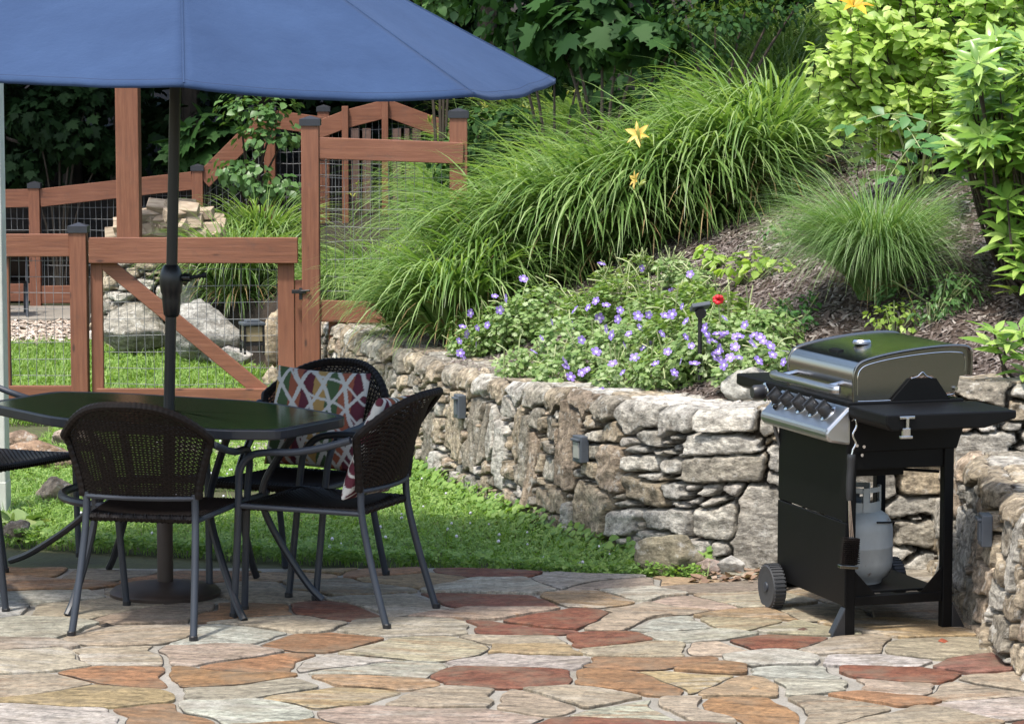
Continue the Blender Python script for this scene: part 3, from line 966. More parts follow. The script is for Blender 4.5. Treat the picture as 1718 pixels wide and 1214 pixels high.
parts.append(blades(rs, len(p), 0, (.05, .12), (.0016, .003), 3, phi0=(0, .5), phi1=(.6, 1.7), base=np.c_[p, np.full(len(p), -.035)]))
p = field(60000, -5.2, -.6, 17.2, 26.5, in_lawn)
parts.append(blades(rs, len(p), 0, (.07, .16), (.0030, .006), 2, phi0=(0, .6), phi1=(.6, 1.6), base=np.c_[p, np.full(len(p), -.035)]))
p = field(16000, -5.2, -.6, 17.2, 24.5, in_lawn)
parts.append(place(CLOVER, np.c_[p, rs.uniform(-.01, .05, len(p))], np.stack([rs.normal(size=len(p)) * .3, rs.normal(size=len(p)) * .3, np.ones(len(p))], 1), rs.normal(size=(len(p), 3)), rs.uniform(.02, .035, len(p))))
# weeds softening the patio edge and the foot of the wall
e = rs.uniform(0, 1, 900)
q = E1[None, :2] + e[:, None] * (E2 - E1)[None, :2] + en[None] * np.abs(rs.normal(size=(900, 1))) * .05
parts.append(place(CLOVER, np.c_[q, rs.uniform(.0, .05, 900)], np.stack([rs.normal(size=900) * .4, rs.normal(size=900) * .4 - .2, np.ones(900)], 1), rs.normal(size=(900, 3)), rs.uniform(.014, .028, 900)))
s_, bx_, by_, nx_, ny_, S_ = WM
i = rs.randint(int(.95 / .0072), int(5 / .0072), 1500)
off = np.abs(rs.normal(size=1500)) * .09 + .03
q = np.stack([bx_[i] + nx_[i] * off, by_[i] + ny_[i] * off, rs.uniform(0, .09, 1500) * np.exp(-off * 4)], 1)
parts.append(place(OVW, q, np.stack([nx_[i] * .7 + rs.normal(size=1500) * .3, ny_[i] * .7 + rs.normal(size=1500) * .3, np.ones(1500) * .8], 1), rs.normal(size=(1500, 3)), rs.uniform(.02, .05, 1500)))
V, T = join(parts)
tag(npmesh('lawn', V, T, M['lawn']), kind='stuff')
# clover blossoms
p = field(230, -2.0, .7, 11.3, 17, in_lawn)
bl = MB(); bl.lathe([(.0005, 0), (.006, .002), (.0085, .008), (.006, .014), (.0005, .017)], n=6)
bv = np.array(bl.v)
bt = np.array([t for f in bl.f if len(f) == 4 for t in ((f[0], f[1], f[2]), (f[0], f[2], f[3]))], np.int32)
n = len(p)
V, T = place((bv, bt), np.c_[p, rs.uniform(.02, .045, n)], np.stack([rs.normal(size=n) * .3, rs.normal(size=n) * .3, np.ones(n)], 1), rs.normal(size=(n, 3)), rs.uniform(.5, .95, n))
tag(npmesh('clover_blossoms', V, T, M['white_eye']), kind='stuff')
# bark chips over the bed
CHIP = (np.array([(-.5, -.12, 0), (.5, -.16, .03), (.45, .14, .0), (-.5, .12, .05), (0, 0, .10)]), tri((0, 1, 4), (1, 2, 4), (2, 3, 4), (3, 0, 4)))
p = field(85000, -1.0, 3.4, 11.8, 17.5, lambda x, y: (hdist(x, y) > -.12) & (hdist(x, y) < 4.2))
n = len(p)
gx = (hill(p[:, 0] + .02, p[:, 1]) - hill(p[:, 0], p[:, 1])) / .02
gy = (hill(p[:, 0], p[:, 1] + .02) - hill(p[:, 0], p[:, 1])) / .02
gx, gy = np.clip(gx, -1, 1), np.clip(gy, -1, 1)
N = np.stack([-gx, -gy, np.ones(n)], 1) + rs.normal(size=(n, 3)) * .28
zz = np.maximum(hill(p[:, 0], p[:, 1]), np.interp(p[:, 1], [12, 15, 17], [.57, .545, .52]) * (hdist(p[:, 0], p[:, 1]) > -.13))
V, T = place(CHIP, np.c_[p, zz + .004], N, rs.normal(size=(n, 3)), rs.gamma(4, .0052, n) + .008)
tag(npmesh('bark_chips', V, T, M['chips']), kind='stuff')
# litter swept against the wall foot and under the firewood terrace
p = np.vstack([np.c_[rs.uniform(.72, 1.15, 110), rs.uniform(11.62, 11.97, 110)], np.c_[rs.uniform(-3.6, -1.6, 700), rs.uniform(19.0, 22.5, 700)]])
n = len(p)
z = np.where(p[:, 1] < 13, .0, np.maximum(hill(p[:, 0], p[:, 1]), -.03))
V, T = place(OVW, np.c_[p, z + .012], np.stack([rs.normal(size=n) * .35, rs.normal(size=n) * .35, np.ones(n)], 1), rs.normal(size=(n, 3)), rs.uniform(.025, .06, n))
lit = leaf_mat('fallen_leaf', (.14, .085, .055), (.28, .18, .12), .1, .7, (.42, .33, .25))
tag(npmesh('fallen_leaves', V, T, lit), kind='stuff')
p = np.c_[rs.uniform(-5.5, -2.9, 5000), rs.uniform(22.3, 24.3, 5000)]
V, T = place(CHIP, np.c_[p, np.full(5000, -.01)], np.stack([rs.normal(size=5000) * .3, rs.normal(size=5000) * .3, np.ones(5000)], 1), rs.normal(size=(5000, 3)), rs.uniform(.04, .10, 5000))
tag(npmesh('pebbles', V, T, M['pebble']), kind='stuff')
# paved path by the far fence; stepping slab on the lawn
b = MB(); b.box((-5.2, 25.0, -.01), (5.4, 1.3, .05)); tag(b.build('path', M['slab'], bevel=.01), kind='structure')

# ------------------------------------------------------------------ fences, gate, posts
GY = 17.7                                                    # depth of the near fence line
def fx(px, Y=GY): return at(px, HZ, Y)[0]
def fz(py, Y=GY): return at(CXP, py, Y)[2]

def post(mb, x, y, z0, z1, w, m=0):
    mb.box((x, y, (z0 + z1) / 2), (w, w, z1 - z0), None, m)
def capmesh(x, y, z, w):
    c = MB()
    h = w / 2 + .009
    c.add([(x - h, y - h, z - .028), (x + h, y - h, z - .028), (x + h, y + h, z - .028), (x - h, y + h, z - .028),
           (x - h, y - h, z + .012), (x + h, y - h, z + .012), (x + h, y + h, z + .012), (x - h, y + h, z + .012), (x, y, z + .032)],
          [(3, 2, 1, 0), (0, 1, 5, 4), (1, 2, 6, 5), (2, 3, 7, 6), (3, 0, 4, 7), (4, 5, 8), (5, 6, 8), (6, 7, 8), (7, 4, 8)])
    return c
def wires(xs, y, z0, z1, dz=.098, sag=0, r=.0016, y1=None, zlo=None, zhi=None):
    """welded wire from xs[0] to xs[1]; zlo / zhi may slope"""
    mb = MB()
    x0, x1 = xs
    y1 = y if y1 is None else y1
    n = max(2, int(abs(x1 - x0) / .052))
    zl = zlo or (z0, z0); zh = zhi or (z1, z1)
    rr = np.random.RandomState(int(abs(x0 * 100)) + 3)
    ph = rr.uniform(0, 6, 3)
    bend = lambda u, z: .012 * math.sin(u * 7 + ph[0] + z * 3) + .006 * math.sin(u * 17 + ph[1])
    for i in range(n + 1):
        u = i / n
        x = x0 + (x1 - x0) * u
        yy = y + (y1 - y) * u
        a, b = zl[0] + (zl[1] - zl[0]) * u, zh[0] + (zh[1] - zh[0]) * u
        mb.tube([(x + .004 * math.sin(k * 2 + i), yy + bend(u, z), z) for k, z in enumerate(np.linspace(a, b, 5))], r, 4, caps=False)
    k = int(max(zh[0] - zl[0], zh[1] - zl[1]) / dz) + 1
    for j in range(k):
        P = []
        for u in np.linspace(0, 1, 13):
            a, b = zl[0] + (zl[1] - zl[0]) * u, zh[0] + (zh[1] - zh[0]) * u
            z = a + j * dz + sag * math.sin(math.pi * u) * (j % 3 - 1) + .004 * math.sin(9 * u + j)
            if z < b + .02: P.append((x0 + (x1 - x0) * u, y + (y1 - y) * u + bend(u, z) + .003, z))
        if len(P) > 2: mb.tube(P, r, 4, caps=False)
    return mb

# left run: post with black cap, rail towards the left edge, wire below
xa = fx(128); t = thing('garden_fence', 'low brown fence run with black-capped post left of the gate', 'fence', (xa, GY, -.03)); o_ = (xa, GY, -.03)
zt = fz(382)
b = MB(); post(b, xa, GY, -.05, zt, .100); pp = b.build('post', M['wood_v'], t, o_, bevel=.005)
capmesh(xa, GY, zt, .10).build('cap', M['cap'], pp, o_)
b = MB(); b.box(((fx(-640) + xa - .05) / 2, GY - .02, (fz(392) + fz(430)) / 2), (xa - .05 - fx(-640), .04, fz(392) - fz(430))); b.build('rail', M['wood_h'], t, o_, bevel=.004)
b = MB(); b.box(((fx(-640) + xa - .05) / 2, GY, .09), (xa - .05 - fx(-640), .04, .13)); b.build('rail', M['wood_h'], t, o_, bevel=.004)
for q_ in (-330, -625):
    b = MB(); post(b, fx(q_), GY, -.05, zt, .100); pp = b.build('post', M['wood_v'], t, o_, bevel=.005); capmesh(fx(q_), GY, zt, .10).build('cap', M['cap'], pp, o_)
b = MB(); b.box((fx(-3), GY + .01, (fz(430) + .02) / 2), (.09, .045, fz(430) - .03)); b.build('stile', M['wood_v'], t, o_, bevel=.004)
wires((fx(-640), xa), GY + .03, .02, fz(425)).build('wire_mesh', M['wire'], t, o_)

# gate leaf with diagonal brace
x0, x1 = fx(146), fx(498)
t = thing('garden_gate', 'brown wooden garden gate with diagonal brace and wire mesh', 'gate', (x0, GY, 0)); o_ = (x0, GY, 0)
b = MB(); b.box(((x0 + x1) / 2, GY - .022, (fz(398) + fz(441)) / 2), (x1 - x0, .042, fz(398) - fz(441))); b.build('top_rail', M['wood_h'], t, o_, bevel=.004)
b = MB(); b.box(((x0 + x1) / 2 + .01, GY - .022, .075), (x1 - x0 - .05, .042, .13)); b.build('bottom_rail', M['wood_h'], t, o_, bevel=.004)
for a, c in ((147, 167), (463, 491)):
    b = MB(); b.box(((fx(a) + fx(c)) / 2, GY + .02, (.02 + fz(436)) / 2), (fx(c) - fx(a), .04, fz(436) - .02)); b.build('stile', M['wood_v'], t, o_, bevel=.004)
b = MB(); b.bar((fx(170), GY + .022, fz(440)), (fx(440), GY + .022, .10), .038, .085, up=(0.6, 0, 1)); b.build('brace', M['wood_h'], t, o_, bevel=.004)
wires((fx(147), fx(490)), GY + .048, .06, fz(440)).build('wire_mesh', M['wire'], t, o_)
b = MB(); b.box((fx(500), GY - .05, fz(488)), (.085, .03, .022)); b.box((fx(503), GY - .04, fz(492)), (.02, .03, .07)); b.tube([(fx(490), GY - .05, fz(488)), (fx(519), GY - .07, fz(486))], .007); b.build('latch', M['iron'], t, o_, bevel=.003)

# tall section right of the gate
xb, xe = fx(520), fx(769)
t = thing('garden_fence', 'tall fence bay right of the gate with two black-capped posts', 'fence', (xb, GY, 0)); o_ = (xb, GY, 0)
b = MB(); post(b, xb, GY, -.05, fz(203), .105); pp = b.build('post', M['wood_v'], t, o_, bevel=.005); capmesh(xb, GY, fz(203), .105).build('cap', M['cap'], pp, o_)
b = MB(); post(b, xe, GY + .02, .5, fz(190), .105); pp = b.build('post', M['wood_v'], t, o_, bevel=.005); capmesh(xe, GY + .02, fz(190), .105).build('cap', M['cap'], pp, o_)
b = MB(); b.bar((xb + .05, GY - .02, fz(248)), (xe + .03, GY - .03, fz(257)), .04, fz(230) - fz(266)); b.build('rail', M['wood_h'], t, o_, bevel=.004)
b = MB(); b.bar((xb + .05, GY - .01, fz(521)), (xe - .2, GY - .01, fz(526)), .04, fz(504) - fz(540)); b.build('rail', M['wood_h'], t, o_, bevel=.004)
b = MB(); b.bar((fx(571), GY + .03, .0), (fx(571), GY + .03, fz(538)), .16, .02, up=(0, 1, 0)); b.build('kick_board', M['wood_v'], t, o_, bevel=.003)
b = MB(); b.box((xb - .075, GY + .03, (fz(470) + fz(640)) / 2), (.05, .04, fz(470) - fz(640))); b.build('stile', M['wood_v'], t, o_, bevel=.003)
wires((xb + .04, xe - .05), GY + .02, fz(545), fz(262), sag=.012).build('wire_mesh', M['wire'], t, o_)

# far fence climbing the bank, and the arched gate in it
FY = 25.6
def gx_(px): return fx(px, FY)
def gz_(py): return fz(py, FY)
pts = [(-640, 330), (-290, 324), (55, 316), (330, 287), (452, 184)]
t = thing('garden_fence', 'far brown fence with thin wire climbing the bank below the dark trees', 'fence', (gx_(55), FY, 0)); o_ = (gx_(55), FY, 0)
for px, py in ((-640, 324), (-290, 318), (55, 310), (330, 281), (452, 180)):
    b = MB(); post(b, gx_(px), FY, -.1 if px < 400 else .3, gz_(py), .095); pp = b.build('post', M['wood_v'], t, o_, bevel=.005)
    capmesh(gx_(px), FY, gz_(py), .095).build('cap', M['cap'], pp, o_)
for (a, c), (d, e) in zip(pts[:-1], pts[1:]):
    b = MB(); b.bar((gx_(a) + .045, FY - .01, gz_(c + 16)), (gx_(d) - .045, FY - .01, gz_(e + 16)), .04, .155); b.build('rail', M['wood_h'], t, o_, bevel=.004)
    lo = .05 if a < 100 else .25
    wires((gx_(a) + .05, gx_(d) - .05), FY + .03, 0, 1, dz=.1, r=.0022, zlo=(.06, .06 if d < 400 else .45), zhi=(gz_(c + 20), gz_(e + 20))).build('wire_mesh', M['wire'], t, o_)
for a, d in ((-640, -290), (-290, 55), (55, 330)):
    b = MB(); b.bar((gx_(a) + .045, FY - .012, .11), (gx_(d) - .045, FY - .012, .13), .04, .15); b.build('rail', M['wood_h'], t, o_, bevel=.004)
b = MB(); b.bar((gx_(457), FY - .01, gz_(200)), (gx_(545), FY - .01, gz_(212)), .04, .155); b.build('rail', M['wood_h'], t, o_, bevel=.004)
wires((gx_(457), gx_(545)), FY + .03, .45, gz_(212), r=.0022).build('wire_mesh', M['wire'], t, o_)
b = MB(); post(b, gx_(541), FY + .12, .3, gz_(182), .10); pp = b.build('post', M['wood_v'], t, o_, bevel=.005); capmesh(gx_(541), FY + .12, gz_(182), .10).build('cap', M['cap'], pp, o_)

t = thing('arched_gate', 'far brown gate with a peaked top rail behind the tall fence bay', 'gate', (gx_(650), FY - .2, .3)); o_ = (gx_(650), FY - .2, .3)
Y2 = FY - .2
X = lambda px: fx(px, Y2)
Z = lambda py: fz(py, Y2)
for a, c, d, e in ((536, 217, 580, 200), (580, 200, 650, 182), (650, 182, 757, 222)):
    b = MB()
    za, zb_ = Z(c), Z(e)
    b.add([(X(a), Y2 - .02, za - .08), (X(d), Y2 - .02, zb_ - .08), (X(d), Y2 - .02, zb_ + .08), (X(a), Y2 - .02, za + .08), (X(a), Y2 + .02, za - .08), (X(d), Y2 + .02, zb_ - .08), (X(d), Y2 + .02, zb_ + .08), (X(a), Y2 + .02, za + .08)],
          [(0, 1, 2, 3), (7, 6, 5, 4), (0, 4, 5, 1), (3, 2, 6, 7), (1, 5, 6, 2), (0, 3, 7, 4)])
    b.build('top_rail', M['wood_h'], t, o_, bevel=.004)
for px, w, top in ((579, .055, 178), (646, .055, 166), (755, .06, 212)):
    b = MB(); b.box((X(px), Y2 - .045, (.35 + Z(top)) / 2), (w, .04, Z(top) - .35)); b.build('stile', M['wood_v'], t, o_, bevel=.004)
wires((X(545), X(646)), Y2 + .03, .45, Z(215), r=.0022, zlo=(.45, .45), zhi=(Z(222), Z(190))).build('wire_mesh', M['wire'], t, o_)
wires((X(646), X(755)), Y2 + .03, .45, Z(200), r=.0022, sag=.02, zlo=(.45, .45), zhi=(Z(190), Z(226))).build('wire_mesh', M['wire'], t, o_)
# weathered board screen standing behind the arched gate
t = thing('board_screen', 'weathered reddish board screen standing behind the arched gate', 'screen', (X(660), FY + .5, .4)); o_ = (X(660), FY + .5, .4)
old = plain('weathered_board', (.20, .125, .10), (.12, .075, .06), rough=.8, stretch=(20, 20, 1.5), bump=.3)
for k, px in enumerate((598, 612, 668, 682, 696)):
    b = MB(); b.box((fx(px, FY + .5), FY + .5, .95), (.10, .02, 1.15)); b.build('board', old, t, o_)
b = MB(); b.box((fx(648, FY + .5), FY + .525, 1.3), (.75, .03, .08)); b.build('batten', old, t, o_)

# big post rising behind the gate to above the parasol; pale porch post on the left
t = thing('timber_post', 'thick square brown timber post behind the gate rail', 'post', (fx(214, 22.1), 22.1, .66))
b = MB(); b.box((0, 0, 1.5), (.17, .17, 3.0)); b.build('shaft', M['wood_v'], t, bevel=.008)
b = MB(); b.box((0, 0, .01), (.24, .24, .06)); b.build('footing', M['slab'], t, bevel=.01)
t = thing('porch_post', 'pale cream porch post at the left edge of the picture', 'post', (fx(-21, 13.6), 13.6, -.03))
b = MB(); b.box((0, 0, 1.6), (.125, .125, 3.1)); b.build('shaft', M['white_paint'], t, bevel=.006)
b = MB(); b.box((0, 0, .09), (.13, .13, .18)); b.build('base', M['white_paint'], t, bevel=.006)

# ------------------------------------------------------------------ rocks, firewood, lantern, wall lights
def boulder(name, label, cat, c, s, seed, mat=None, group=None, flat=.55, n=3, colr=(.36, .34, .30), rz=0):
    import bmesh
    bm = bmesh.new()
    bmesh.ops.create_icosphere(bm, subdivisions=n + 1, radius=1)
    rr = random.Random(seed)
    planes = [(Vector((rr.uniform(-1, 1), rr.uniform(-1, 1), rr.uniform(-.6, 1))).normalized(), rr.uniform(.55, .85)) for _ in range(9)]
    for v in bm.verts:
        p = v.co.copy()
        for nn, d in planes:
            k = p.dot(nn)
            if k > d: p -= nn * (k - d) * .85
        p *= 1 + .12 * mnoise.noise(p * 2.2 + Vector((seed, 0, 0))) + .08 * mnoise.noise(p * 5 + Vector((0, seed, 0))) - .06 * abs(mnoise.noise(p * 9 + Vector((0, 0, seed))))
        v.co = Vector((p.x * s[0], p.y * s[1], p.z * s[2]))
    me = bpy.data.meshes.new(name); bm.to_mesh(me); bm.free()
    me.polygons.foreach_set('use_smooth', [True] * len(me.polygons))
    a = me.attributes.new('Col', 'FLOAT_COLOR', 'POINT')
    a.data.foreach_set('color', [x for _ in me.vertices for x in (*colr, 1)])
    me.materials.append(mat or M['boulder'])
    o = bpy.data.objects.new(name, me); COL.objects.link(o)
    o.location = tuple(map(float, c)); o.rotation_euler = (0, 0, rz)
    return tag(o, label, cat, group)
def rock_px(px, py, Y, w, h, label, seed, colr=(.36, .34, .30), dpt=.8, name='boulder', cat='boulder'):
    k = Y / F
    c = at(px, py, Y)
    return boulder(name, label, cat, c, (w * k * .62, w * k * .55 * dpt, h * k * .66), seed, colr=colr)
rock_px(228, 550, 21.0, 110, 62, 'broad pale boulder at the foot of the firewood terrace', 3, (.29, .27, .225))
rock_px(345, 555, 20.4, 110, 80, 'tilted pale grey boulder below the lilies behind the gate', 5, (.29, .28, .25))
rock_px(318, 510, 21.3, 60, 60, 'mossy upright boulder between the firewood terrace and the tilted boulder', 8, (.33, .32, .27))
rock_px(386, 596, 20.3, 60, 34, 'small pale rock in the leaf litter beside the lantern', 9, (.45, .43, .40), name='rock', cat='rock')
rock_px(462, 560, 20.2, 46, 90, 'tall tan stone standing beside the gate stile', 12, (.36, .29, .20))
rock_px(458, 640, 18.9, 34, 44, 'rounded tan stone at the foot of the tall stone', 14, (.38, .32, .23), name='rock', cat='rock')
wall_terr, _ = stone_wall('stone_terrace', 'rough dry-stacked terrace of flat stones carrying the firewood pile', [(fx(150, 22.3), 22.3), (fx(185, 21.75), 21.75), (fx(240, 21.6), 21.6), (fx(300, 21.65), 21.65), (fx(345, 21.9), 21.9)], [.5, .66, .70, .68, .6], 1.0, 1, lambda s, t, r: (r.uniform(.12, .2), r.uniform(.035, .07)), 23, ds=.012)
# rocks and hosta in the corner behind the left chairs
LR = [(60, 765, 12.9, 100, 40, (.30, .20, .13), 'orange brown rock behind the left chairs, uppermost of the edging'), (30, 738, 13.6, 60, 26, (.24, .17, .12), 'dark rock under the table edge at far left'),
      (105, 770, 13.2, 60, 30, (.27, .20, .14), 'brown rock next to the curved table leg'), (95, 822, 12.6, 60, 40, (.33, .27, .20), 'tan rock beside the hosta'), (28, 888, 11.75, 42, 34, (.22, .19, .16), 'dark grey rock at the lawn corner of the patio'),
      (130, 735, 13.9, 70, 30, (.30, .24, .19), 'grey brown rock under the front edge of the table')]
for k, (px, py, Y, w, h, c, lb) in enumerate(LR):
    rock_px(px, py, on(px, py + h * .45)[1], w, h, lb, 70 + k, c, name='rock', cat='rock')
rsn = np.random.RandomState(3)
hp = on(32, 884)
t = thing('hosta', 'pale edged hosta among the rocks behind the left chairs', 'plant', (hp[0], hp[1], -.03))
n = 20
a = rsn.uniform(0, 6.28, n); e_ = rsn.uniform(.25, 1.1, n)
D = np.stack([np.cos(a) * np.cos(e_), np.sin(a) * np.cos(e_), np.sin(e_)], 1)
pos = D * rsn.uniform(.05, .10, (n, 1))
V, T = place(OVW, pos, np.array([0, 0, 1.0]) + rsn.normal(size=(n, 3)) * .3 - D * .5, D, rsn.uniform(.07, .11, n))
npmesh('leaves', V, T, M['hosta'], t)
b = MB()
for k in range(n): b.tube([(0, 0, 0), tuple(pos[k])], .003, 4)
b.build('stems', M['ger_stem'], t)
sp = on(402, 757, -.02)
b = MB(); b.box((0, 0, 0), (.72, .42, .05)); so = b.build('stepping_slab', M['slab'], loc=(sp[0] - .1, sp[1] - .02, -.015), bevel=.012); so.rotation_euler = (0, 0, -.12)
tag(so, 'flat grey stepping slab in the lawn seen under the table', 'slab')

# firewood
def log_mesh(seed):
    rr = random.Random(seed)
    b = MB()
    L, r = rr.uniform(.30, .42), rr.uniform(.042, .068)
    a0 = rr.uniform(1.4, 2.4)
    poly = [(0, 0)] + [(r * 1.35 * math.cos(a), r * 1.35 * math.sin(a)) for a in np.linspace(-a0 / 2, a0 / 2, 6)]
    b.prism(poly, -L / 2, L / 2, lambda p, q, t: (t, p - r * .6, q))
    b.m = [0, 0] + [0] + [1] * 5 + [0]
    return b
prot = []
for k in range(5):
    o = log_mesh(k).build('firewood_log', [M['log_wood'], M['log_bark']], bevel=.006)
    prot.append(o)
rr = random.Random(4)
LOGS = [(x + rr.uniform(-4, 4), y + rr.uniform(-2, 2)) for y, xs in ((393, range(220, 350, 16)), (382, range(224, 346, 17)), (371, range(236, 340, 17)), (360, range(256, 326, 17)), (349, range(276, 318, 15))) for x in xs]
for k, (px, py) in enumerate(LOGS):
    o = prot[k] if k < 5 else prot[k % 5].copy()
    if k >= 5: COL.objects.link(o)
    p = at(px, py, 22.4 + .1 * (k % 3))
    o.location = tuple(p)
    o.rotation_euler = (rr.uniform(-.9, .7), rr.uniform(-.12, .12), rr.choice([-.5, .0, .35, .7]) + rr.uniform(-.3, .3))
    tag(o, 'pale split log in the firewood pile beside the thick timber post', 'log', 'split logs of the firewood pile')

# lantern behind the gate
p = at(423, 572, 19.3)
t = thing('garden_lantern', 'small tan box lantern with dark lid standing behind the gate', 'lantern', (p[0], p[1], p[2] - .05), .3)
b = MB(); b.box((0, 0, .10), (.12, .12, .10)); b.build('glass_box', M['lantern_glass'], t, bevel=.004)
b = MB(); b.box((0, 0, .165), (.15, .15, .02)); b.box((0, 0, .182), (.09, .09, .016)); b.build('lid', M['lamp_metal'], t, bevel=.004)
b = MB()
for sx in (-1, 1):
    for sy in (-1, 1): b.box((sx * .062, sy * .062, .07), (.014, .014, .20))
b.box((0, 0, .035), (.14, .14, .02)); b.build('frame', M['iron'], t)

def wall_light(px, py, W, label, lens):
    s, bx, by, nx, ny, S = W
    # nearest place along the wall seen at that pixel column
    dep = by * CP
    u = CXP + F * bx / (by * CP)
    i = int(np.argmin(np.abs(u - px)))
    z = H0 + ray(px, py)[2] * by[i] / ray(px, py)[1]
    rz = math.atan2(nx[i], -ny[i])
    t = thing('wall_light', label, 'light', (bx[i] + nx[i] * .035, by[i] + ny[i] * .035, z), rz)
    b = MB(); b.box((0, .012, 0), (.086, .040, .115)); b.build('plate', M['lamp_metal'], t, bevel=.004)
    b = MB(); b.box((.002, -.010, -.004), (.05, .008, .07)); b.build('lens', lens, t, bevel=.002)
    b = MB(); b.box((0, -.014, .040), (.07, .016, .010)); b.build('hood', M['lamp_metal'], t, bevel=.002)
wall_light(778, 681, WM, 'grey square wall light near the far end of the curved wall', M['lamp_metal'])
wall_light(984, 752, WM, 'dark wall light with pale lens in the middle of the curved wall', M['lamp_lens'])
wall_light(1676, 888, WS, 'grey wall light on the low wall right of the grill', M['lamp_metal'])

q = hit(1262, 660)
boulder('boulder', 'pale lichened boulder on the wall top beside the grill shelf', 'boulder', (q[0] - .01, q[1] - .06, .70), (.13, .10, .085), 91, colr=(.42, .41, .36))
for k, (px, py, w, h, c, lb) in enumerate(((1188, 950, 50, 26, (.42, .33, .28), 'pinkish broken stone in the litter at the wall foot'), (1226, 948, 46, 30, (.50, .48, .44), 'whitish broken stone at the wall foot left of the grill wheel'), (1130, 930, 110, 66, (.27, .24, .17), 'large rounded boulder at the foot of the curved wall'))):
    p = on(px, py + h * .45)
    rock_px(px, py, p[1], w, h, lb, 95 + k, c, name='boulder' if k == 2 else 'rock', cat='boulder' if k == 2 else 'rock')

# ------------------------------------------------------------------ patio chairs
def back_pt(u, w, off=0.0):
    half = .216 + .062 * w ** 1.4
    zt = .845 - .128 * abs(u) ** 2.7
    y = -.222 - .012 * w - (1 - u * u) * (.035 + .135 * w ** 1.1) + off
    roll = max(0.0, w - .86) / .14
    return np.array([half * u * (1 - .02 * abs(u) * w), y - .022 * roll ** 2, .495 + w * (zt - .495)])

def make_chair(label, cat, loc, rz, group):
    t = thing('wicker_chair', label, cat, loc, rz, group)
    mt = M['chair_metal']
    for s in (-1, 1):
        b = MB(); b.tube(crom([(s * .228, -.335, 0), (s * .215, -.27, .22), (s * .206, -.228, .40), (s * .203, -.222, .51)], 5), .0135, 10)
        lg = b.build('rear_leg', mt, t, smooth=True)
        b = MB(); b.lathe([(.015, 0), (.016, .004), (.016, .018), (.014, .02)], (s * .228, -.335, 0), 10); b.build('glide', M['iron'], lg)
        b = MB(); b.tube(crom([(s * .232, .285, 0), (s * .246, .262, .25), (s * .260, .245, .47), (s * .272, .232, .56), (s * .281, .185, .615), (s * .286, .11, .632), (s * .286, .0, .638), (s * .283, -.12, .662), (s * .274, -.215, .69)], 6), .0135, 10)
        lg = b.build('arm_leg', mt, t, smooth=True)
        b = MB(); b.lathe([(.015, 0), (.016, .004), (.016, .018), (.014, .02)], (s * .232, .285, 0), 10); b.build('glide', M['iron'], lg)
        b = MB(); b.tube([(s * .206, -.226, .412), (s * .256, .244, .425)], .010, 8); b.build('side_rail', mt, t, smooth=True)
    # seat: woven, with rolled front and rear edges
    nu, nv = 40, 40
    V, T = [], []
    for j in range(nv + 1):
        v = j / nv
        y = -.215 + v * .455
        hw = .195 + .048 * v
        for i in range(nu + 1):
            u = -1 + 2 * i / nu
            sag = -.018 * (1 - u * u) * math.sin(math.pi * v)
            wv = .0022 * (1 if (i + j) % 2 else -1)
            edge = -.018 * max(0, abs(v - .5) * 2 - .93) / .07
            V.append((hw * u, y, .432 + sag + wv + edge))
    b = MB()
    b.add(V, [(j * (nu + 1) + i, j * (nu + 1) + i + 1, (j + 1) * (nu + 1) + i + 1, (j + 1) * (nu + 1) + i) for j in range(nv) for i in range(nu)])
    lo = [(x, y, z - .012) for x, y, z in V]
    b.add(lo, [(j * (nu + 1) + i, (j + 1) * (nu + 1) + i, (j + 1) * (nu + 1) + i + 1, j * (nu + 1) + i + 1) for j in range(nv) for i in range(nu)])
    for y, hw in ((-.215, .195), (.242, .243)):
        b.tube([(x, y, .418 + .002 * math.sin(x * 500)) for x in np.linspace(-hw, hw, 80)], [.0135 + .0018 * (k % 2) for k in range(80)], 8)
    for s in (-1, 1):
        b.tube([(s * (.197 + .047 * v), -.215 + .455 * v, .420) for v in np.linspace(0, 1, 60)], [.0115 + .0016 * (k % 2) for k in range(60)], 8)
    me = b.build('seat', M['wicker'], t)
    # woven back: horizontal strands passing over and under the stakes
    b = MB()
    NR, NS = 38, 33
    us = np.linspace(-1, 1, NS)
    uu = np.linspace(-1, 1, NS * 2 - 1)
    for r in range(NR):
        w = (r + .5) / NR
        dw = .468 / NR
        top, bot = [], []
        for k, u in enumerate(uu):
            o = .0030 * math.cos(math.pi * (k / 2 + r))
            top.append(back_pt(u, w + dw, o)); bot.append(back_pt(u, w - dw, o))
        n = len(uu)
        b.add(top + bot, [(k, k + 1, n + k + 1, n + k) for k in range(n - 1)])
    for u in us:
        c = [back_pt(u, w) for w in np.linspace(0, 1, 10)]
        n = len(c)
        L = [p + np.array([-.0037, 0, 0]) for p in c]; R = [p + np.array([.0037, 0, 0]) for p in c]
        b.add(L + R, [(k, k + 1, n + k + 1, n + k) for k in range(n - 1)])
    b.build('back_weave', M['wicker'], t)
    rim = [back_pt(-1, w) for w in np.linspace(0, 1, 14)] + [back_pt(u, 1) for u in np.linspace(-.97, .97, 44)] + [back_pt(1, w) for w in np.linspace(1, 0, 14)]
    rim = crom(rim, 3)
    b = MB(); b.tube(rim, [.0150 + .0016 * ((k // 2) % 2) for k in range(len(rim))], 8)
    b.build('back_rim', M['wicker'], t, smooth=True)
    b = MB(); b.tube([back_pt(u, 0) for u in np.linspace(-1, 1, 20)], .0095, 8); b.build('back_rail', mt, t, smooth=True)
    return t

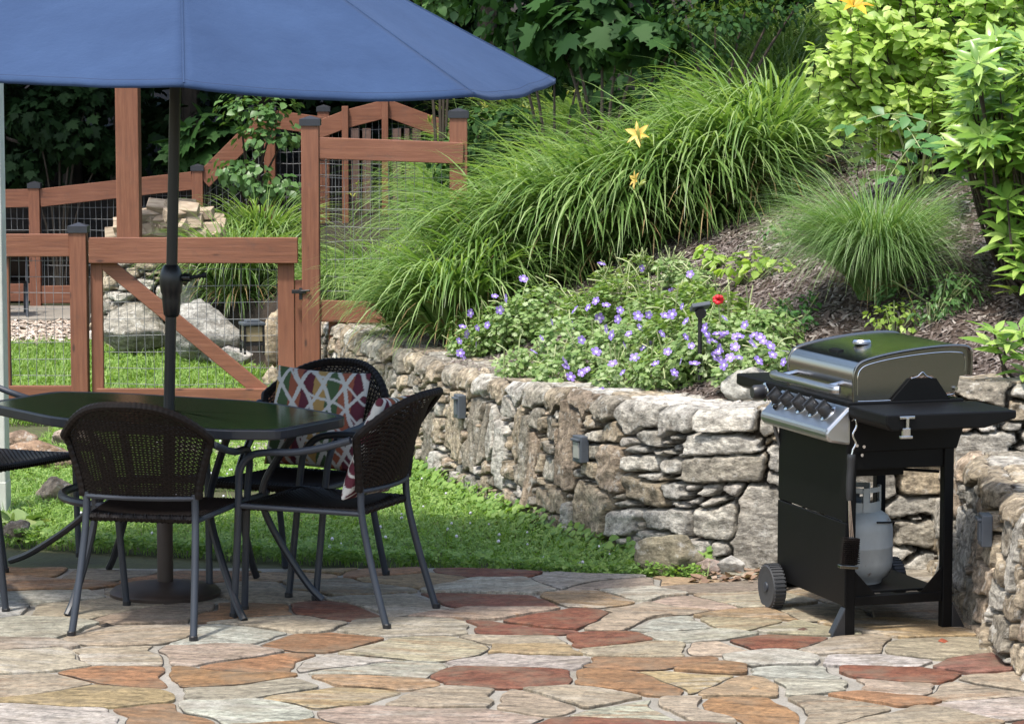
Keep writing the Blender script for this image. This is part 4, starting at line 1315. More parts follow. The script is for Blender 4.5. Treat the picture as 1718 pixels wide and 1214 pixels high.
def face_rz(f): return math.atan2(-f[0], f[1])
def chair_at(rear_mid, f, z=0.0):
    f = np.array(f) / np.hypot(*f)
    p = np.array(rear_mid[:2]) + f * .335
    return (p[0], p[1], z + .006), face_rz(f)
CG = 'wicker chairs around the patio table'
l1, r1 = on(115, 1068), on(330, 1080)
c_loc, c_rz = chair_at((l1 + r1) / 2, (.20, .98))
chair1 = make_chair('dark wicker chair seen from behind in front of the table', 'chair', c_loc, c_rz, CG)
l2, r2 = on(650, 1055), on(700, 1025)
loc2, rz2 = chair_at((l2 + r2) / 2 + np.array([.035, 0, 0]), (-.93, .37))
chair2 = dup(chair1, loc2, rz2, 'dark wicker chair seen from the side at the right of the table')
loc3, rz3 = chair_at((-.715, 11.93), (-.40, -.91))
chair3 = dup(chair1, loc3, rz3, 'dark wicker chair behind the table, holding an upright patterned pillow')
fr = on(10, 1031)
f4 = np.array([.94, .34]); r4 = np.array([f4[1], -f4[0]])
o4 = fr[:2] - .285 * f4 - .232 * r4
chair4 = dup(chair1, (o4[0], o4[1], .006), face_rz(f4), 'dark wicker chair cut off by the left edge, nearer the camera')
chair5 = dup(chair1, (-2.17, 12.25, .006), face_rz((.85, -.52)), 'dark wicker chair at the rear left of the table, cut off by the left edge')
# sling chair behind the far lawn
lc = at(12, 548, 24.6)
t = thing('lounge_chair', 'dark sling lounge chair on the far paved path at the left edge', 'chair', (lc[0] - .05, 24.6, .015), .2)
t.scale = (.8, .8, .76)
for s in (-1, 1):
    b = MB(); b.tube(crom([(s * .26, -.30, 0), (s * .26, -.14, .40), (s * .26, .0, .62), (s * .26, .22, .60), (s * .26, .30, 0)], 5), .016, 8); b.build('side_frame', M['chair_metal'], t, smooth=True)
b = MB(); b.prism([(-.28, .36), (.24, .42), (.24, .435), (-.28, .38)], -.25, .25, lambda p, q, t_: (t_, p, q)); b.build('seat', M['wicker'], t)
b = MB(); b.prism([(-.24, .36), (.06, .93), (.045, .94), (-.26, .37)], -.25, .25, lambda p, q, t_: (t_, -p - .42, q)); b.build('backrest', M['wicker'], t)

# ------------------------------------------------------------------ printed pillows
PALT = [(.085, .022, .033), (.23, .075, .045), (.050, .085, .040), (.30, .19, .07)]
def pillow_mesh(name):
    n = 110
    g = np.linspace(-1, 1, n)
    U, Vv = np.meshgrid(g, g)
    bulge = (np.clip(1 - np.abs(U) ** 2.6, 0, 1) * np.clip(1 - np.abs(Vv) ** 2.6, 0, 1)) ** .45
    pinch = 1 - .05 * (np.abs(U) ** 1.5) * (1 - np.abs(Vv) ** 2) - .0
    wr = .006 * fbm(U * 2.5 + 5, Vv * 2.5, 41) * bulge
    X = .222 * U * (1 - .045 * (1 - Vv ** 2) * np.abs(U)); Z = .215 * Vv * (1 - .045 * (1 - U ** 2) * np.abs(Vv))
    x, y = (U + 1) / 2, (Vv + 1) / 2
    a = x * 5.2 + .9 * np.sin(y * 2.3 + .5); 
    f1 = (x * 4.6 + y * 2.3 + .16 * np.sin(y * 9 + x * 3)); f2 = (x * 4.6 - y * 2.5 + .18 * np.sin(y * 7 + 1 + x * 4)); f3 = (x * 2.6 - y * 4.4 + .25 * np.sin(x * 8)); f4 = f1 * .5 + .31
    band = lambda f, w: np.abs(f - np.round(f)) < w
    white = band(f1, .10) | band(f2, .10) | band(f3, .06)
    ci = np.floor(x * 7.2 + .3 * np.sin(y * 3)).astype(int) % 4
    seq = np.array(PALT)[[0, 1, 2, 3]]
    C = seq[ci]
    C = np.where(white[..., None], np.array([.42, .415, .395]), C)
    VV, TT, CC = [], [], []
    idx = np.arange(n * n).reshape(n, n)
    q = np.stack([idx[:-1, :-1].ravel(), idx[:-1, 1:].ravel(), idx[1:, 1:].ravel(), idx[1:, :-1].ravel()], 1)
    for s in (1, -1):
        VV.append(np.stack([X.ravel(), (s * (.058 * bulge + wr + .004)).ravel(), Z.ravel()], 1)); CC.append(C.reshape(-1, 3))
    T = np.vstack([q[:, ::-1], q + n * n])
    e = np.concatenate([idx[0, :], idx[1:, -1], idx[-1, -2::-1], idx[-2:0:-1, 0]])
    e2 = np.roll(e, -1)
    T = np.vstack([T, np.stack([e, e2, e2 + n * n, e + n * n], 1)])
    return npmesh(name, np.vstack(VV), T, M['print'], None, None, True, np.vstack(CC))
def put_pillow(o, chair, dx, dy, dz, tilt, roll, label):
    m = Matrix.Translation(chair.location) @ Matrix.Rotation(chair.rotation_euler.z, 4, 'Z') @ Matrix.Translation((dx, dy, dz)) @ Matrix.Rotation(tilt, 4, 'X') @ Matrix.Rotation(roll, 4, 'Y')
    o.matrix_world = m
    o.location, o.rotation_euler = m.to_translation(), m.to_euler()
    o.scale = (.93, .93, .93)
    tag(o, label, 'pillow', 'patterned pillows on the chairs')
p1 = pillow_mesh('throw_pillow')
put_pillow(p1, chair3, .0, -.185, .638, .26, -.04, 'patterned pillow standing upright, facing the camera behind the table')
p2 = p1.copy(); COL.objects.link(p2)
put_pillow(p2, chair2, -.01, -.225, .640, .36, .06, 'patterned pillow seen edge-on in the side-view chair')

# ------------------------------------------------------------------ table with parasol
TC = np.array([-1.34, 11.385])
t = thing('patio_table', 'dark six-sided patio table with rippled glass top', 'table', (TC[0], TC[1], 0))
hexa = [(-.525, .66), (-.27, .62), (.37, .285), (.735, -.225), (.50, -.665), (.285, -.655), (-.37, -.285), (-.735, .235)]
def rounded(poly, n=3, k=.18):
    P = np.array(poly, float)
    out = []
    m = len(P)
    for i in range(m):
        a, b, c = P[i - 1], P[i], P[(i + 1) % m]
        p0, p1 = b + (a - b) * k, b + (c - b) * k
        for s in np.linspace(0, 1, n + 2):
            out.append((1 - s) ** 2 * p0 + 2 * s * (1 - s) * b + s * s * p1)
    return np.array(out)
outer = rounded(hexa)
inner = outer * .955
n = len(outer)
b = MB()
ring = [(outer, .728), (outer, .690), (inner, .690), (inner, .728)]
V = [(p[0], p[1], z) for P, z in ring for p in P]
b.add(V, [(r * n + i, r * n + (i + 1) % n, ((r + 1) % 4) * n + (i + 1) % n, ((r + 1) % 4) * n + i) for r in range(4) for i in range(n)])
b.build('rim', M['table_frame'], t, bevel=.006)
hole = [(.03 * math.cos(a), .03 * math.sin(a)) for a in np.linspace(0, 2 * math.pi, n, endpoint=False) + math.atan2(inner[0][1], inner[0][0])]
b = MB()
V = [(p[0], p[1], .727) for p in inner] + [(p[0], p[1], .727) for p in hole] + [(p[0], p[1], .719) for p in inner] + [(p[0], p[1], .719) for p in hole]
b.add(V, [(i, (i + 1) % n, n + (i + 1) % n, n + i) for i in range(n)] + [(2 * n + i, 3 * n + i, 3 * n + (i + 1) % n, 2 * n + (i + 1) % n) for i in range(n)] + [(n + i, n + (i + 1) % n, 3 * n + (i + 1) % n, 3 * n + i) for i in range(n)])
b.build('glass_top', M['glass'], t)
feet = [on(113, 1037)[:2] - TC, on(410, 1046)[:2] - TC, on(541, 1011)[:2] - TC, np.array([-.73, .78]), np.array([-.30, .60]), np.array([.32, .38])]
for ft in feet:
    d = ft / np.hypot(*ft)
    r = np.hypot(*ft)
    P = crom([(*(d * .56), .695), (*(d * .49), .60), (*(d * .405), .46), (*(d * .40), .36), (*(d * (.40 + .3 * (r - .4))), .22), (*(d * (.40 + .75 * (r - .4))), .07), (*(d * r), .012)], 5)
    b = MB(); b.tube(P, .0145, 8); b.build('leg', M['table_frame'], t, smooth=True)
b = MB(); b.tube([(.392 * math.cos(a), .392 * math.sin(a), .405) for a in np.linspace(0, 2 * math.pi, 48, endpoint=False)], .016, 8, closed=True); b.build('hoop_brace', M['table_frame'], t, smooth=True)

t = thing('patio_umbrella', 'blue canvas patio umbrella with dark pole through the table', 'umbrella', (TC[0], TC[1], 0))
lean = lambda z: np.array([.030 * z, 0.0, z])
b = MB(); b.lathe([(.001, .004), (.212, .004), (.214, .022), (.20, .036), (.10, .052), (.05, .062), (.001, .062)], n=40); bo = b.build('base', M['bronze'], t, smooth=True)
b = MB(); b.lathe([(.031, .06), (.031, .42), (.027, .425), (.02, .43)], n=18); b.build('base_tube', M['bronze'], t, smooth=True)
b = MB(); b.tube([lean(z) for z in (.30, 1.2, 1.9, 2.72)], .0215, 16); b.build('pole', M['pole'], t, smooth=True)
b = MB()
cr = [(.024, 1.085), (.031, 1.095), (.034, 1.13), (.036, 1.15), (.036, 1.17), (.041, 1.18), (.045, 1.22), (.043, 1.25), (.033, 1.275), (.026, 1.285)]
V0 = [(r, z) for r, z in cr]
b.lathe([(r, z) for r, z in V0], (.030 * 1.18, 0, 0), 20); cb = b.build('crank_housing', M['pole'], t, smooth=True)
b = MB(); b.tube([lean(1.235) + [.04, 0, 0], lean(1.235) + [.075, -.01, 0]], .016, 10); b.tube([lean(1.235) + [.07, -.01, 0], lean(1.24) + [.135, -.012, .006]], .0075, 8); b.tube([lean(1.24) + [.118, -.012, .004], lean(1.24) + [.135, -.012, .006]], .011, 8)
b.build('crank_handle', M['pole'], cb, smooth=True)
# canopy of eight panels
AP = np.array([.085, 0, 2.752]); RC = 1.432
axis_rot = math.atan2(AP[0] * 0 - 0, 1) 
ang0 = math.atan2(-(TC[1]), -(TC[0] + .085)) + .004       # one rib points at the camera side
RZ = [.0, -.036, .007, .012, .012, .02, .03, .033]
SAG = [.028, .028, .02, .02, .02, .02, .014, .008]
def rib_pt(k, r):
    a = ang0 + k * math.pi / 4
    z = AP[2] - (.772 - RZ[k % 8]) * (1.03 * r - .03 * r * r)
    p = np.array([AP[0] + RC * r * math.cos(a), RC * r * math.sin(a), z])
    return p
NU, NR = 26, 60
V, T, seams = [], [], MB()
for k in range(8):
    o = len(V)
    for i in range(NR + 1):
        r = i / NR
        A, B = rib_pt(k, r), rib_pt(k + 1, r)
        for j in range(NU + 1):
            u = j / NU
            p = A * (1 - u) + B * u
            c = 4 * u * (1 - u)
            p[2] -= c * (.018 * math.sin(math.pi * min(r, .98)) + SAG[k] * r ** 5)
            rad = p[:2] - AP[:2]
            p[:2] -= rad * c * .004
            p[2] += .004 * float(vn(p[0] * 5, p[1] * 5, 3)) * c
            p[2] += .0030 * math.sin(r * 95 + k * 2) * (math.exp(-u / .05) + math.exp(-(1 - u) / .05)) * r * (0 < j < NU) + .0022 * float(vn(u * 9 + k * 5, r * 3, 8)) * r ** 3
            V.append(p)
    for i in range(NR):
        for j in range(NU):
            a = o + i * (NU + 1) + j
            T.append((a, a + 1, a + NU + 2, a + NU + 1))
    P = [rib_pt(k, r) + np.array([0, 0, .002]) for r in np.linspace(.03, 1, 30)]
    seams.tube(P, .0035, 5)
# hem turned down at the rim
for k in range(8):
    base = k * (NU + 1) * (NR + 1) + NR * (NU + 1)
    q = len(V)
    for j in range(NU + 1):
        ra = nrm(V[base + j][:2] - AP[:2])
        V.append(V[base + j] + np.array([-ra[0] * .001, -ra[1] * .001, -.014]))
    T += [(base + j, base + j + 1, q + j + 1, q + j) for j in range(NU)]
co = npmesh('canopy', np.array(V), np.array(T), M['canvas'], t, None, True)
md = co.modifiers.new('thickness', 'SOLIDIFY'); md.thickness = .0016
seams.build('seam_piping', M['canvas'], co, smooth=True)
st = MB()
for k in range(8):
    for off_ in (NR - 1,):
        P = [V[k * (NU + 1) * (NR + 1) + off_ * (NU + 1) + j] + np.array([0, 0, .0012]) for j in range(NU + 1)]
        st.tube(P, .0013, 4)
st.build('hem_stitching', plain('stitching', (.012, .022, .055), rough=.9, bump=0), co)
for k in range(8):
    b = MB(); b.tube([rib_pt(k, r) - np.array([0, 0, .016]) for r in np.linspace(.02, .99, 12)], .006, 6); b.build('rib', M['pole'], t, smooth=True)
    b = MB(); b.tube([lean(2.2) + [.02 * math.cos(ang0 + k * math.pi / 4), .02 * math.sin(ang0 + k * math.pi / 4), 0], rib_pt(k, .52) - np.array([0, 0, .02])], .005, 6); b.build('strut', M['pole'], t, smooth=True)
b = MB(); b.lathe([(.03, 2.17), (.034, 2.18), (.034, 2.22), (.03, 2.23)], (.066, 0, 0), 16); b.build('runner', M['pole'], t, smooth=True)
b = MB(); b.lathe([(.004, 2.74), (.026, 2.76), (.022, 2.80), (.004, 2.83)], (AP[0], 0, 0), 16); b.build('finial', M['pole'], t, smooth=True)

# ------------------------------------------------------------------ gas grill
GB = on(1418, 1067)
TH = math.radians(17.5)
GL, GD = .62, .42                                            # width between legs, depth
g = thing('gas_grill', 'black gas grill with domed steel lid, side shelves and two wheels', 'grill', (GB[0], GB[1], 0), TH)
en_, e2_ = M['enamel'], M['enamel2']
LEG = {'nf': (.018, .018), 'nb': (GD - .018, .018), 'ff': (.018, GL - .018), 'fb': (GD - .018, GL - .018)}
for kk, (x, y) in LEG.items():
    b = MB(); z0 = .0 if kk[0] == 'n' else .09
    b.box((x, y, (z0 + .70) / 2), (.038, .038, .70 - z0)); lg = b.build('leg', en_, g, bevel=.003)
    if kk[0] == 'n':
        s = -1 if kk == 'nf' else 1
        b = MB(); b.prism([(s * .019, .0), (s * .072, .0), (s * .066, .016), (s * .019, .105)], y - .021, y + .021, lambda p, q, t_, x=x: (x + p, t_, q)); b.build('foot', e2_, lg, bevel=.003)
b = MB(); b.box((GD / 2, .018, .125), (GD - .076, .03, .035)); b.build('lower_rail', en_, g, bevel=.003)
b = MB(); b.box((GD / 2, GL - .018, .125), (GD - .076, .03, .035)); b.build('lower_rail', en_, g, bevel=.003)
b = MB(); b.box((GD - .018, GL / 2, .125), (.03, GL - .076, .035)); b.build('lower_rail', en_, g, bevel=.003)
for s, x in ((1, .037), (-1, GD - .037)):
    b = MB(); b.prism([(0, .143), (s * .085, .143), (0, .235)], .006, .012, lambda p, q, t_, x=x: (x + p, t_, q)); b.build('gusset', en_, g)
b = MB(); b.box((GD / 2 + .01, GL / 2, .148), (GD - .09, GL - .09, .008)); b.build('bottom_shelf', en_, g, bevel=.002)
# front panel of two plates
b = MB(); b.box((.002, GL / 2 - .0, .555), (.012, GL + .01, .28)); b.build('front_panel', en_, g, bevel=.003)
b = MB(); b.box((.0, GL / 2 - .0, .260), (.012, GL + .01, .302)); b.build('door', en_, g, bevel=.003)
b = MB(); b.box((GD / 2 + .01, .016, .665), (GD - .04, .014, .13)); b.build('end_panel', en_, g, bevel=.003)
b = MB(); b.box((GD / 2 + .01, GL - .016, .665), (GD - .04, .014, .13)); b.build('end_panel', en_, g, bevel=.003)
# firebox
b = MB(); b.prism([(.0, .845), (.455, .845), (.455, .74), (.43, .665), (.03, .665), (.0, .72)], -.004, GL + .0, lambda p, q, t_: (p, t_, q)); b.build('firebox', en_, g, bevel=.004)
b = MB(); b.prism([(.17, .845), (.245, .922), (.345, .922), (.40, .845)], -.001, .030, lambda p, q, t_: (p, t_, q)); b.build('firebox_end', en_, g)
b = MB(); b.box((.17, .22, .590), (.20, .24, .055)); b.build('grease_tray', en_, g, bevel=.004)
b = MB(); b.tube([(.10, .30, .58), (.42, .12, .565)], .006, 6); b.build('tray_rod', en_, g)
# lid: curved skin, end plates with cut-out, rim, handle, gauge
def lid_prof():
    pts = [(.026, .842), (.024, .90), (.027, .948), (.042, .977), (.075, .994), (.16, 1.013), (.27, 1.028), (.37, 1.036), (.44, 1.036), (.478, 1.027), (.487, .995), (.486, .93)]
    return crom(pts, 5)
pf = lid_prof()
L0, L1 = .004, GL - .01
n = len(pf)
b = MB()
inn = np.array([p + (np.array([.23, .85]) - p) * .02 for p in pf])
V = [(p[0], y, p[1]) for y in (L0, L1) for p in pf] + [(p[0], y, p[1]) for y in (L0, L1) for p in inn]
b.add(V, [(i, i + 1, n + i + 1, n + i) for i in range(n - 1)] + [(2 * n + i, 3 * n + i, 3 * n + i + 1, 2 * n + i + 1) for i in range(n - 1)])
lid = b.build('lid', M['steel_lid'], g, smooth=True, angle=50)
def endplate(y, name):
    P = [tuple(p) for p in inn * 1.0] + [(.476, .93), (.446, .925), (.437, .885), (.425, .868), (.385, .866), (.372, .876), (.352, .918), (.335, .930), (.262, .932), (.25, .928), (.18, .860), (.168, .848)]
    b = MB()
    V = [(p, y, q) for p, q in P]
    b.add(V, [tuple(range(len(V)))])
    return b
endplate(L0 + .012, 'e').build('end_plate', M['steel'], lid)
endplate(L1 - .012, 'e').build('end_plate', M['steel'], lid)
b = MB(); b.tube([(p[0], L0 + .003, p[1]) for p in pf], .0055, 8); b.build('lid_rim', M['steel'], lid, smooth=True)
b = MB(); b.tube([(p[0], L1 - .003, p[1]) for p in pf], .0055, 8); b.build('lid_rim', M['steel'], lid, smooth=True)
inset = np.array([p + (np.array([.24, .90]) - p) * np.array([.085, .17]) for p in pf])[2:-2]
b = MB(); b.tube([(p[0], L0 + .010, p[1]) for p in inset] , .0022, 6)
cut = crom([(.425, .862), (.388, .858), (.372, .868), (.350, .912), (.332, .922), (.312, .930), (.298, .944), (.280, .930), (.262, .924), (.25, .918), (.185, .855), (.165, .846), (.045, .846)], 3)
b.tube([(p[0], L0 + .010, p[1]) for p in cut], .0020, 6); b.build('pressed_bead', M['chrome'], lid, smooth=True)
b = MB(); b.tube([(.427, L0 + .012, .882), (.427, L0 - .002, .882)], .007, 10); b.build('hinge_bolt', M['chrome'], lid, smooth=True)
hp_ = crom([(-.024, .015, .889), (-.042, .055, .889), (-.046, GL / 2, .890), (-.042, GL - .05, .889), (-.024, GL - .01, .889)], 6)
b = MB(); b.tube(hp_, [.012] + [.0165] * (len(hp_) - 2) + [.012], 12); hd = b.build('lid_handle', M['steel_panel'], lid, smooth=True)
b = MB()
for y in (.095, GL - .105):
    b = MB(); b.tube([(.026, y, .905), (-.042, y, .893)], .009, 8); b.build('handle_bracket', M['chrome'], hd, smooth=True)
b = MB(); b.lathe([(.001, 0), (.026, 0), (.034, .004), (.036, .012), (.030, .020), (.001, .026)], (.20, .33, 1.018), 24); b.build('thermometer', M['chrome'], lid, smooth=True)
b = MB(); b.box((.098, .33, 1.0015), (.022, .085, .006), Matrix.Rotation(-.22, 3, 'Y')); b.build('badge', en_, lid)
# sloping control panel with knobs
CPp = [(.010, .838), (-.080, .752), (-.086, .742), (-.086, .722), (-.070, .704), (.010, .690)]
b = MB(); b.prism(CPp, -.008, GL - .006, lambda p, q, t_: (p, t_, q)); cpn = b.build('control_panel', M['steel_panel'], g, bevel=.012)
sn = np.array([-.69, 0, .724])
for k, y in enumerate(np.linspace(.095, GL - .07, 5)):
    c = np.array([-.034, y, .797])
    R = np.stack([(0, 1, 0), nrm(np.cross(sn, (0, 1, 0))), sn], 1)
    b = MB(); b.lathe([(.034, -.004), (.036, .003), (.031, .006), (.001, .006)], c, 20, R=R); kn_b = b.build('bezel', M['chrome'], cpn, smooth=True)
    b = MB(); b.lathe([(.024, .004), (.026, .010), (.025, .030), (.020, .040), (.001, .041)], c, 20, R=R)
    b.box(c + sn * .040, (.010, .048, .018), R)
    b.build('knob', e2_, cpn, smooth=True)
b = MB(); b.lathe([(.009, 0), (.010, .006), (.004, .014), (.001, .014)], np.array([-.060, GL - .10, .773]), 12, R=np.stack([(0, 1, 0), nrm(np.cross(sn, (0, 1, 0))), sn], 1)); b.build('igniter_button', en_, cpn, smooth=True)
# shelves
b = MB(); b.prism([(.02, .842), (.43, .842), (.43, .80), (.40, .785), (.05, .785), (.02, .80)], GL + .002, GL + .50, lambda p, q, t_: (p, t_, q)); sh = b.build('side_shelf', en_, g, bevel=.006)
b = MB(); R = np.stack([(0, 1, 0), (0, 0, 1), (-1, 0, 0)], 1)
b.lathe([(.034, 0), (.037, .004), (.032, .008), (.001, .008)], (.018, GL + .19, .800), 20, R=R.astype(float)); b.build('bezel', M['chrome'], sh, smooth=True)
b = MB(); b.lathe([(.026, .006), (.030, .012), (.028, .046), (.022, .056), (.001, .057)], (.018, GL + .19, .800), 20, R=R.astype(float)); b.build('knob', e2_, sh, smooth=True)
b = MB(); b.prism([(.0, .836), (.50, .836), (.50, .808), (.38, .778), (.02, .778), (.0, .80)], -.33, -.006, lambda p, q, t_: (p, t_, q)); sh2 = b.build('side_shelf', en_, g, bevel=.006)
b = MB(); b.box((.512, -.17, .822), (.022, .10, .018)); b.build('shelf_latch', en_, sh2, bevel=.003)
b = MB(); b.box((.075, -.335, .826), (.058, .012, .010)); b.box((.075, -.338, .806), (.012, .010, .04)); b.box((.070, -.340, .775), (.030, .012, .030)); b.box((.070, -.341, .758), (.046, .014, .010)); b.build('tool_clamp', M['chrome'], sh2, bevel=.002)
for x, z in ((.035, .69), (.062, .685), (.055, .655)):
    b = MB(); b.tube([(x, .012, z), (x, -.008, z)], .006, 8); b.build('bolt', M['chrome'], g, smooth=True)
# wheels on the far legs
for s, x in ((-1, -.040), (1, GD + .035)):
    R = np.stack([(0, 1, 0), (0, 0, 1), (1, 0, 0)], 1).astype(float)
    wy, wz, r = GL - .03, .086, .086
    b = MB()
    b.lathe([(.058, -.024), (.078, -.026), (r - .001, -.018), (r - .001, .018), (.078, .026), (.058, .024), (.056, 0)], (x, wy, wz), 40, R=R)
    for k in range(36):
        a = 2 * math.pi * k / 36
        b.box((x, wy + (r - .001) * math.cos(a), wz + (r - .001) * math.sin(a)), (.044, .006, .006), Matrix.Rotation(a, 3, 'X'))
    wh = b.build('wheel', M['rubber'], g)
    b = MB(); b.lathe([(.0005, -.012), (.056, -.012), (.056, .012), (.0005, .012)], (x, wy, wz), 32, R=R); b.lathe([(.001, -.03), (.018, -.03), (.020, -.02), (.020, .02), (.018, .03), (.001, .03)], (x, wy, wz), 20, R=R)
    for k in range(6):
        a = 2 * math.pi * k / 6
        b.bar((x + s * .013, wy + .016 * math.cos(a), wz + .016 * math.sin(a)), (x + s * .013, wy + .056 * math.cos(a), wz + .056 * math.sin(a)), .016, .012, up=(1, 0, 0))
    b.build('hub', M['chair_metal'], wh, bevel=.002)
b = MB(); b.tube([(-.03, GL - .03, .086), (GD + .03, GL - .03, .086)], .008, 8); b.build('axle', en_, g)
b = MB(); b.tube(crom([(.0, GL + .03, .78), (-.015, GL + .02, .70), (.0, GL + .0, .62), (.03, GL - .03, .55)], 6), .008, 8); b.build('gas_hose', plain('hose_rubber', (.12, .11, .10), rough=.6), g, smooth=True)

# propane cylinder standing on the grill's lower shelf
gm = Matrix.Translation(g.location) @ Matrix.Rotation(TH, 4, 'Z')
tp = gm @ Vector((.150, .25, .153))
t = thing('propane_tank', 'scuffed pale grey propane tank standing on the grill shelf', 'gas tank', tp, .6)
t.scale = (.9, .9, .9)
b = MB(); b.lathe([(.10, .0), (.105, .0), (.108, .014), (.128, .03), (.147, .062), (.150, .09), (.150, .145), (.1515, .148), (.1515, .154), (.150, .157), (.150, .215), (.146, .245), (.128, .275), (.095, .296), (.04, .306), (.001, .308)], n=40); b.build('cylinder', M['tank'], t, smooth=True)
b = MB()
for a0, a1 in ((.4, 2.4), (2.9, 5.9)):
    A = np.linspace(a0, a1, 20)
    for (za, zb) in ((.292, .335), (.375, .395)):
        V = [(.098 * math.cos(a), .098 * math.sin(a), z) for z in (za, zb) for a in A]
        b.add(V, [(i, i + 1, 21 + i, 20 + i) for i in range(19)])
    for a in (a0, (a0 + a1) / 2, a1): b.box((.098 * math.cos(a), .098 * math.sin(a), .345), (.008, .026, .10), Matrix.Rotation(a, 3, 'Z'))
co = b.build('collar', M['tank'], t); md = co.modifiers.new('thickness', 'SOLIDIFY'); md.thickness = .004
b = MB(); b.lathe([(.02, .30), (.02, .335), (.014, .34), (.014, .36), (.03, .362), (.03, .376), (.001, .378)], n=14); b.tube([(0, 0, .345), (-.06, 0, .348)], .013, 10); b.build('valve', M['lamp_metal'], t, smooth=True)
b = MB(); b.tube(crom([(-.02, -.151, .262), (.06, -.141, .255), (.13, -.085, .245), (.146, -.05, .20), (.144, -.052, .10), (.125, -.06, .03)], 6), .004, 6); b.build('strap', en_, t, smooth=True)

# long-handled brush hanging from the control panel corner
bp = gm @ Vector((.0, -.035, .0))
t = thing('grill_brush', 'black grill brush hanging by a hook from the control panel corner', 'brush', (bp[0], bp[1], .40), TH)
Z0 = .40
b = MB(); b.tube(crom([(.012, .02, .782 - Z0), (.012, -.006, .790 - Z0), (.014, -.012, .765 - Z0), (.0, -.012, .735 - Z0), (.012, -.012, .705 - Z0), (.0, -.012, .68 - Z0)], 5), .0035, 6); b.build('hook', M['chrome'], t, smooth=True)
b = MB(); b.tube(crom([(.004, -.012, .69 - Z0), (-.004, -.012, .662 - Z0)], 3), .003, 6)
b.build('hanging_loop', M['chrome'], t, smooth=True)
P = crom([(-.004, -.012, .665 - Z0), (-.006, -.012, .62 - Z0), (-.010, -.012, .56 - Z0), (-.010, -.012, .50 - Z0)], 6)
b = MB(); b.tube(P, np.interp(np.linspace(0, 1, len(P)), [0, .1, .35, .8, 1], [.014, .016, .014, .013, .010]), 12); b.build('handle', e2_, t, smooth=True)
b = MB()
for k in (-1, 0, 1): b.tube(crom([(-.010 + k * .003, -.012, .50 - Z0), (-.006 + k * .005, -.012, .44 - Z0), (.0 + k * .007, -.012, .36 - Z0)], 5), .0025, 6)
b.build('wires', M['chrome'], t, smooth=True)
b = MB(); b.box((-.008, -.012, .318 - Z0), (.062, .022, .095), Matrix.Rotation(.10, 3, 'Y'))
rb = random.Random(5)
for i in range(9):
    for j in range(13): b.box((-.008 - .027 + i * .0068 + rb.uniform(-.001, .001), -.030, .318 - .042 + j * .007 - Z0), (.003, .016, .003))
hdm = b.build('bristle_head', M['wicker'], t)
b = MB(); b.box((-.014, -.014, .262 - Z0), (.070, .03, .012), Matrix.Rotation(.10, 3, 'Y')); b.build('scraper', M['steel'], hdm, bevel=.002)

# dry leaves lying on the patio
for px, py, s, lb, cc in ((1574, 1074, .05, 'small red-brown dry leaf on the patio near the grill foot', (.30, .07, .03)), (1338, 1055, .075, 'curled dark dry leaf on the patio in front of the grill', (.10, .05, .035)), (1258, 1155, .05, 'tan twig-like dry leaf on an ochre flagstone', (.36, .22, .10)), (165, 1048, .09, 'thin dark twig lying by the front chair leg', (.05, .04, .03))):
    p = on(px, py, .014)
    V, T = place(LANCE if s > .06 else OV, np.array([[0, 0, 0.0]]), np.array([[.2, -.35, 1.0]]), np.array([[1.0, .2, 0]]), s)
    o = npmesh('dry_leaf', V, T, plain('dry_leaf', cc, rough=.7, bump=0)); o.location = tuple(p)
    md = o.modifiers.new('thickness', 'SOLIDIFY'); md.thickness = .002
    tag(o, lb, 'leaf')

# ------------------------------------------------------------------ daylilies
rs = np.random.RandomState(77)
def lily_proto(seed, az):
    r = np.random.RandomState(seed)
    a = blades(r, 300, .17, (.75, 1.2), (.0092, .0145), 9, az=az, azs=.95, phi0=(.05, .55), phi1=(1.75, 2.75), pw=1.25)
    b = blades(r, 110, .13, (.65, 1.1), (.0075, .011), 8, phi0=(.0, .35), phi1=(1.2, 2.3), pw=1.5)
    c = blades(r, 90, .18, (.4, .75), (.006, .009), 7, az=az, azs=1.2, phi0=(.5, 1.0), phi1=(2.0, 2.9), pw=1.0)
    return join([a, b, c])
lp = []
for k in range(4):
    V, T = lily_proto(100 + k, -math.pi / 2 - .35)
    V2, T2 = blades(np.random.RandomState(k), 22, .16, (.45, .9), (.006, .009), 7, az=-1.8, azs=.8, phi0=(.6, 1.0), phi1=(2.2, 2.9))
    lp.append((V, T, V2, T2))
lmesh = {}
def scape(mb, base, top, buds, r=.0035):
    base, top = np.array(base, float), np.array(top, float)
    P = crom([base, base * .6 + top * .4 + np.array([0, 0, .06]), top], 6)
    mb.tube(P, np.linspace(r, r * .6, len(P)), 5)
    return P
